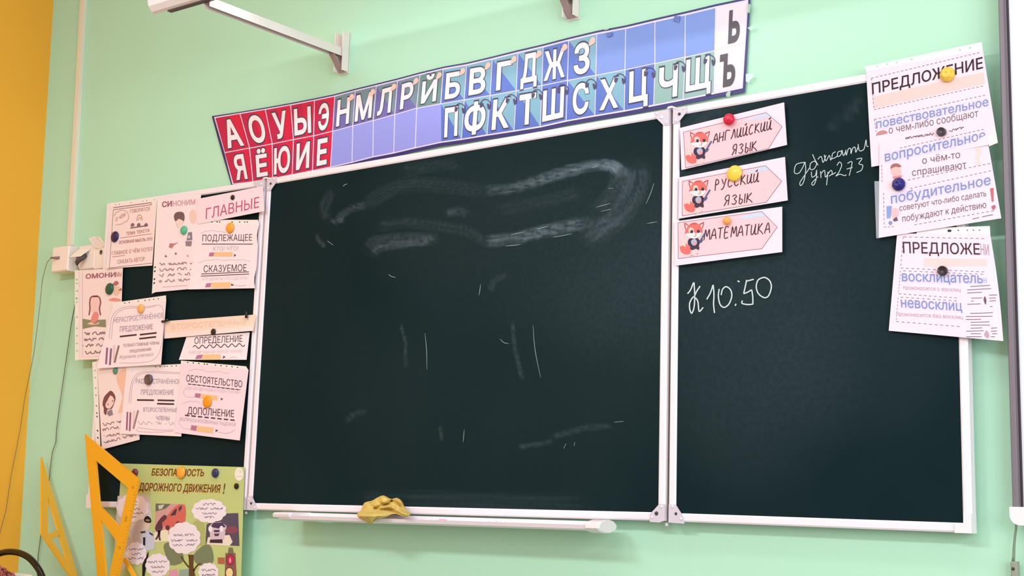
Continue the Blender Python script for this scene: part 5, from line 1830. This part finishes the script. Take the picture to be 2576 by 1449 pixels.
def frame_tri(pts3, width, nrm, th, name, label, crossfrac, ticks=True):
    A, B, C = pts3
    m_ = MB()
    # incentre based inset
    la, lb, lc = (B-C).length, (C-A).length, (A-B).length
    I = (A*la+B*lb+C*lc)/(la+lb+lc)
    r = ((B-A).cross(C-A)).length/(la+lb+lc)
    k = 1-width/r
    Q = [I+(p-I)*k for p in (A, B, C)]
    P = [A, B, C]
    off = nrm*th
    for i in range(3):
        j = (i+1) % 3
        m_.slab([P[i], P[j], Q[j], Q[i]], off, M_yel)
    for f0, f1, wd in crossfrac:
        p = Q[0].lerp(Q[2], f0)
        q = Q[1].lerp(Q[2], f1)
        d = (Q[2]-Q[0]).normalized()*wd
        e = (Q[2]-Q[1]).normalized()*wd
        m_.slab([p, q, q+e, p+d], off, M_yel)
    if ticks:
        e = (C-B)
        L = e.length
        inn_ = (I-B)-e*((I-B).dot(e)/L**2)
        inn_ = inn_.normalized()
        cn = int(L/.01)
        fo_ = -off*.03
        for i in range(1, cn):
            t = i*.01/L
            ln = .012 if i % 5 == 0 else .006
            p = B+e*t
            w_ = e.normalized()*.0006
            m_.add([p-w_+inn_*.002+fo_, p+w_+inn_*.002+fo_, p+w_+inn_*ln+fo_, p-w_+inn_*ln+fo_], [(0, 1, 2, 3)], M_ink2)
        for i in range(0, 6):
            p = B+e*((.03+i*.095)/L)+inn_*.022+fo_
            for dx in (0, .009):
                ring = [p+e.normalized()*(dx+.004*math.cos(a))+inn_*(.006*math.sin(a)) for a in [x*.5236 for x in range(12)]]
                rin = [p+e.normalized()*(dx+.0026*math.cos(a))+inn_*(.0042*math.sin(a)) for a in [x*.5236 for x in range(12)]]
                m_.add(ring+rin, [(a, (a+1) % 12, 12+(a+1) % 12, 12+a) for a in range(12)], M_ink2)
                if i % 2 == 0:
                    break
    return tag(m_.build(name), label, 'set square', 'yellow set squares')


# big one stands in front of the poster
A3, B3, C3 = U(213, 1092, -.085), U(349.5, 1206, -.105), U(259, 1622, -.110)
nrm = (B3-A3).cross(C3-A3).normalized()
if nrm.y < 0:
    nrm = -nrm
frame_tri([A3, B3, C3], .046, nrm, .006, 'set_square', 'large yellow set square standing in front of the road safety poster', [(.37, .40, .045)])
A4, B4, C4 = U(102, 1151, -.03), U(100, 1343, -.16), U(206, 1500, -.05)
nrm = (B4-A4).cross(C4-A4).normalized()
if nrm.y < 0:
    nrm = -nrm
frame_tri([A4, B4, C4], .030, nrm, .006, 'set_square', 'slim yellow set square standing against the wall near the orange corner', [(.5, .0, .02)], False)
m_ = MB()
p = [U(x, y, yy) for x, y, yy in ((305, 1404, -.066), (316, 1404, -.066), (372, 1500, -.10), (360, 1500, -.10))]
p.reverse()
m_.slab(p, (0, .004, 0), M_yel)
tag(m_.build('ruler'), 'yellow ruler end leaning behind the large set square', 'ruler')

# bag with a hoop handle
hc = [(-36, 1449), (-30, 1420), (-14, 1400), (4, 1391), (27, 1388), (52, 1392), (74, 1404), (92, 1424), (104, 1445), (112, 1470), (115, 1500)]
YH = -.27
hp = smooth([Vector((U(x, y, YH).x, U(x, y, YH).z)) for x, y in hc], 5)
rad = (U(27, 1380, YH)-U(27, 1396.5, YH)).length/2
bag = thing('handbag', (hp[len(hp)//2].x, YH, CT), 'black bag with a glossy hoop handle, bottom left corner', 'bag')
m_ = MB()
m_.tube([(p.x, YH, p.y) for p in hp], rad, mat('glossy_black', (12, 12, 16), .12), 16)
m_.build('handle', bag)
m_ = MB()
xl_, xr_ = hp[0].x-.03, hp[-1].x+.03
ztop = U(20, 1452, YH).z
cx = (xl_+xr_)/2
vs_ = []
rows = [(CT, 1.0, .07), (CT+.06, 1.02, .075), (CT+.12, 1, .065), (ztop-.03, .92, .05), (ztop-.008, .85, .035), (ztop, .8, .02)]
for z, kx, dy in rows:
    for a in range(24):
        an = a*math.pi/12
        c_, s_ = math.cos(an), math.sin(an)
        vs_.append((cx+(xr_-xl_)/2*kx*math.copysign(abs(c_)**.5, c_), YH+dy*math.copysign(abs(s_)**.6, s_), z))
fs = [(r*24+a, r*24+(a+1) % 24, (r+1)*24+(a+1) % 24, (r+1)*24+a) for r in range(len(rows)-1) for a in range(24)]+[tuple(range(23, -1, -1)), tuple(5*24+a for a in range(24))]
m_.add(vs_, fs, mat('bag_leather', (34, 20, 26), .45), True)
m_.build('bag_body', bag)
m_ = MB()
fur = mat('reddish_fur', (196, 112, 98), .7)
for i in range(520):
    x = random.uniform(-70, 32)
    y0 = 1450+random.uniform(-3, 5)
    base = U(x, y0, YH-.03+random.uniform(-.02, .02))
    top_ = 1420+max(0, x+6)*.62+random.uniform(0, 14)
    tip = U(x+random.uniform(2, 13), top_+random.uniform(0, 5), YH-.035+random.uniform(-.02, .02))
    mid = U(x+2, top_+2, YH-.035+random.uniform(-.02, .02))
    m_.tube([base, base.lerp(mid, .6), mid, tip], [.003, .003, .0022, .0004], fur, 4)
m_.build('fur_trim', bag)
m_ = MB()
m_.slab([U(x, y, YH-.02) for x, y in ((35, 1440), (78, 1446), (80, 1452), (36, 1452))], (0, .002, 0), mat('cream_edge', (250, 250, 226), .6))
m_.build('paper_edge', bag)

# low cabinet that carries them, its top just under the picture
M_cab = mat('cabinet_wood', (206, 168, 118), .5, noise=.08, nscale=6)
cab = thing('low_cabinet', (-.72, -.2, 0), 'low wooden cabinet under the left wing', 'cabinet')
m_ = MB()
m_.box((-1.12, -.40, .05), (-.30, -.02, CT-.02), M_cab)
m_.box((-1.08, -.37, 0), (-.34, -.05, .05), M_cab)
m_.build('body', cab)
m_ = MB()
m_.box((-1.13, -.42, CT-.02), (-.29, -.01, CT), M_cab)
m_.build('top', cab)
for xa in (-1.115, -.705):
    m_ = MB()
    m_.box((xa, -.418, .06), (xa+.40, -.40, CT-.03), M_cab)
    d_ = m_.build('door', cab)
    m_ = MB()
    hx = xa+.36 if xa < -1 else xa+.04
    m_.tube([(hx, -.418, .22), (hx, -.44, .22), (hx, -.44, .32), (hx, -.418, .32)], .005, M_brk, 8)
    m_.build('handle', d_)

for o in bpy.data.objects:
    if '_w' in o:
        del o['_w']
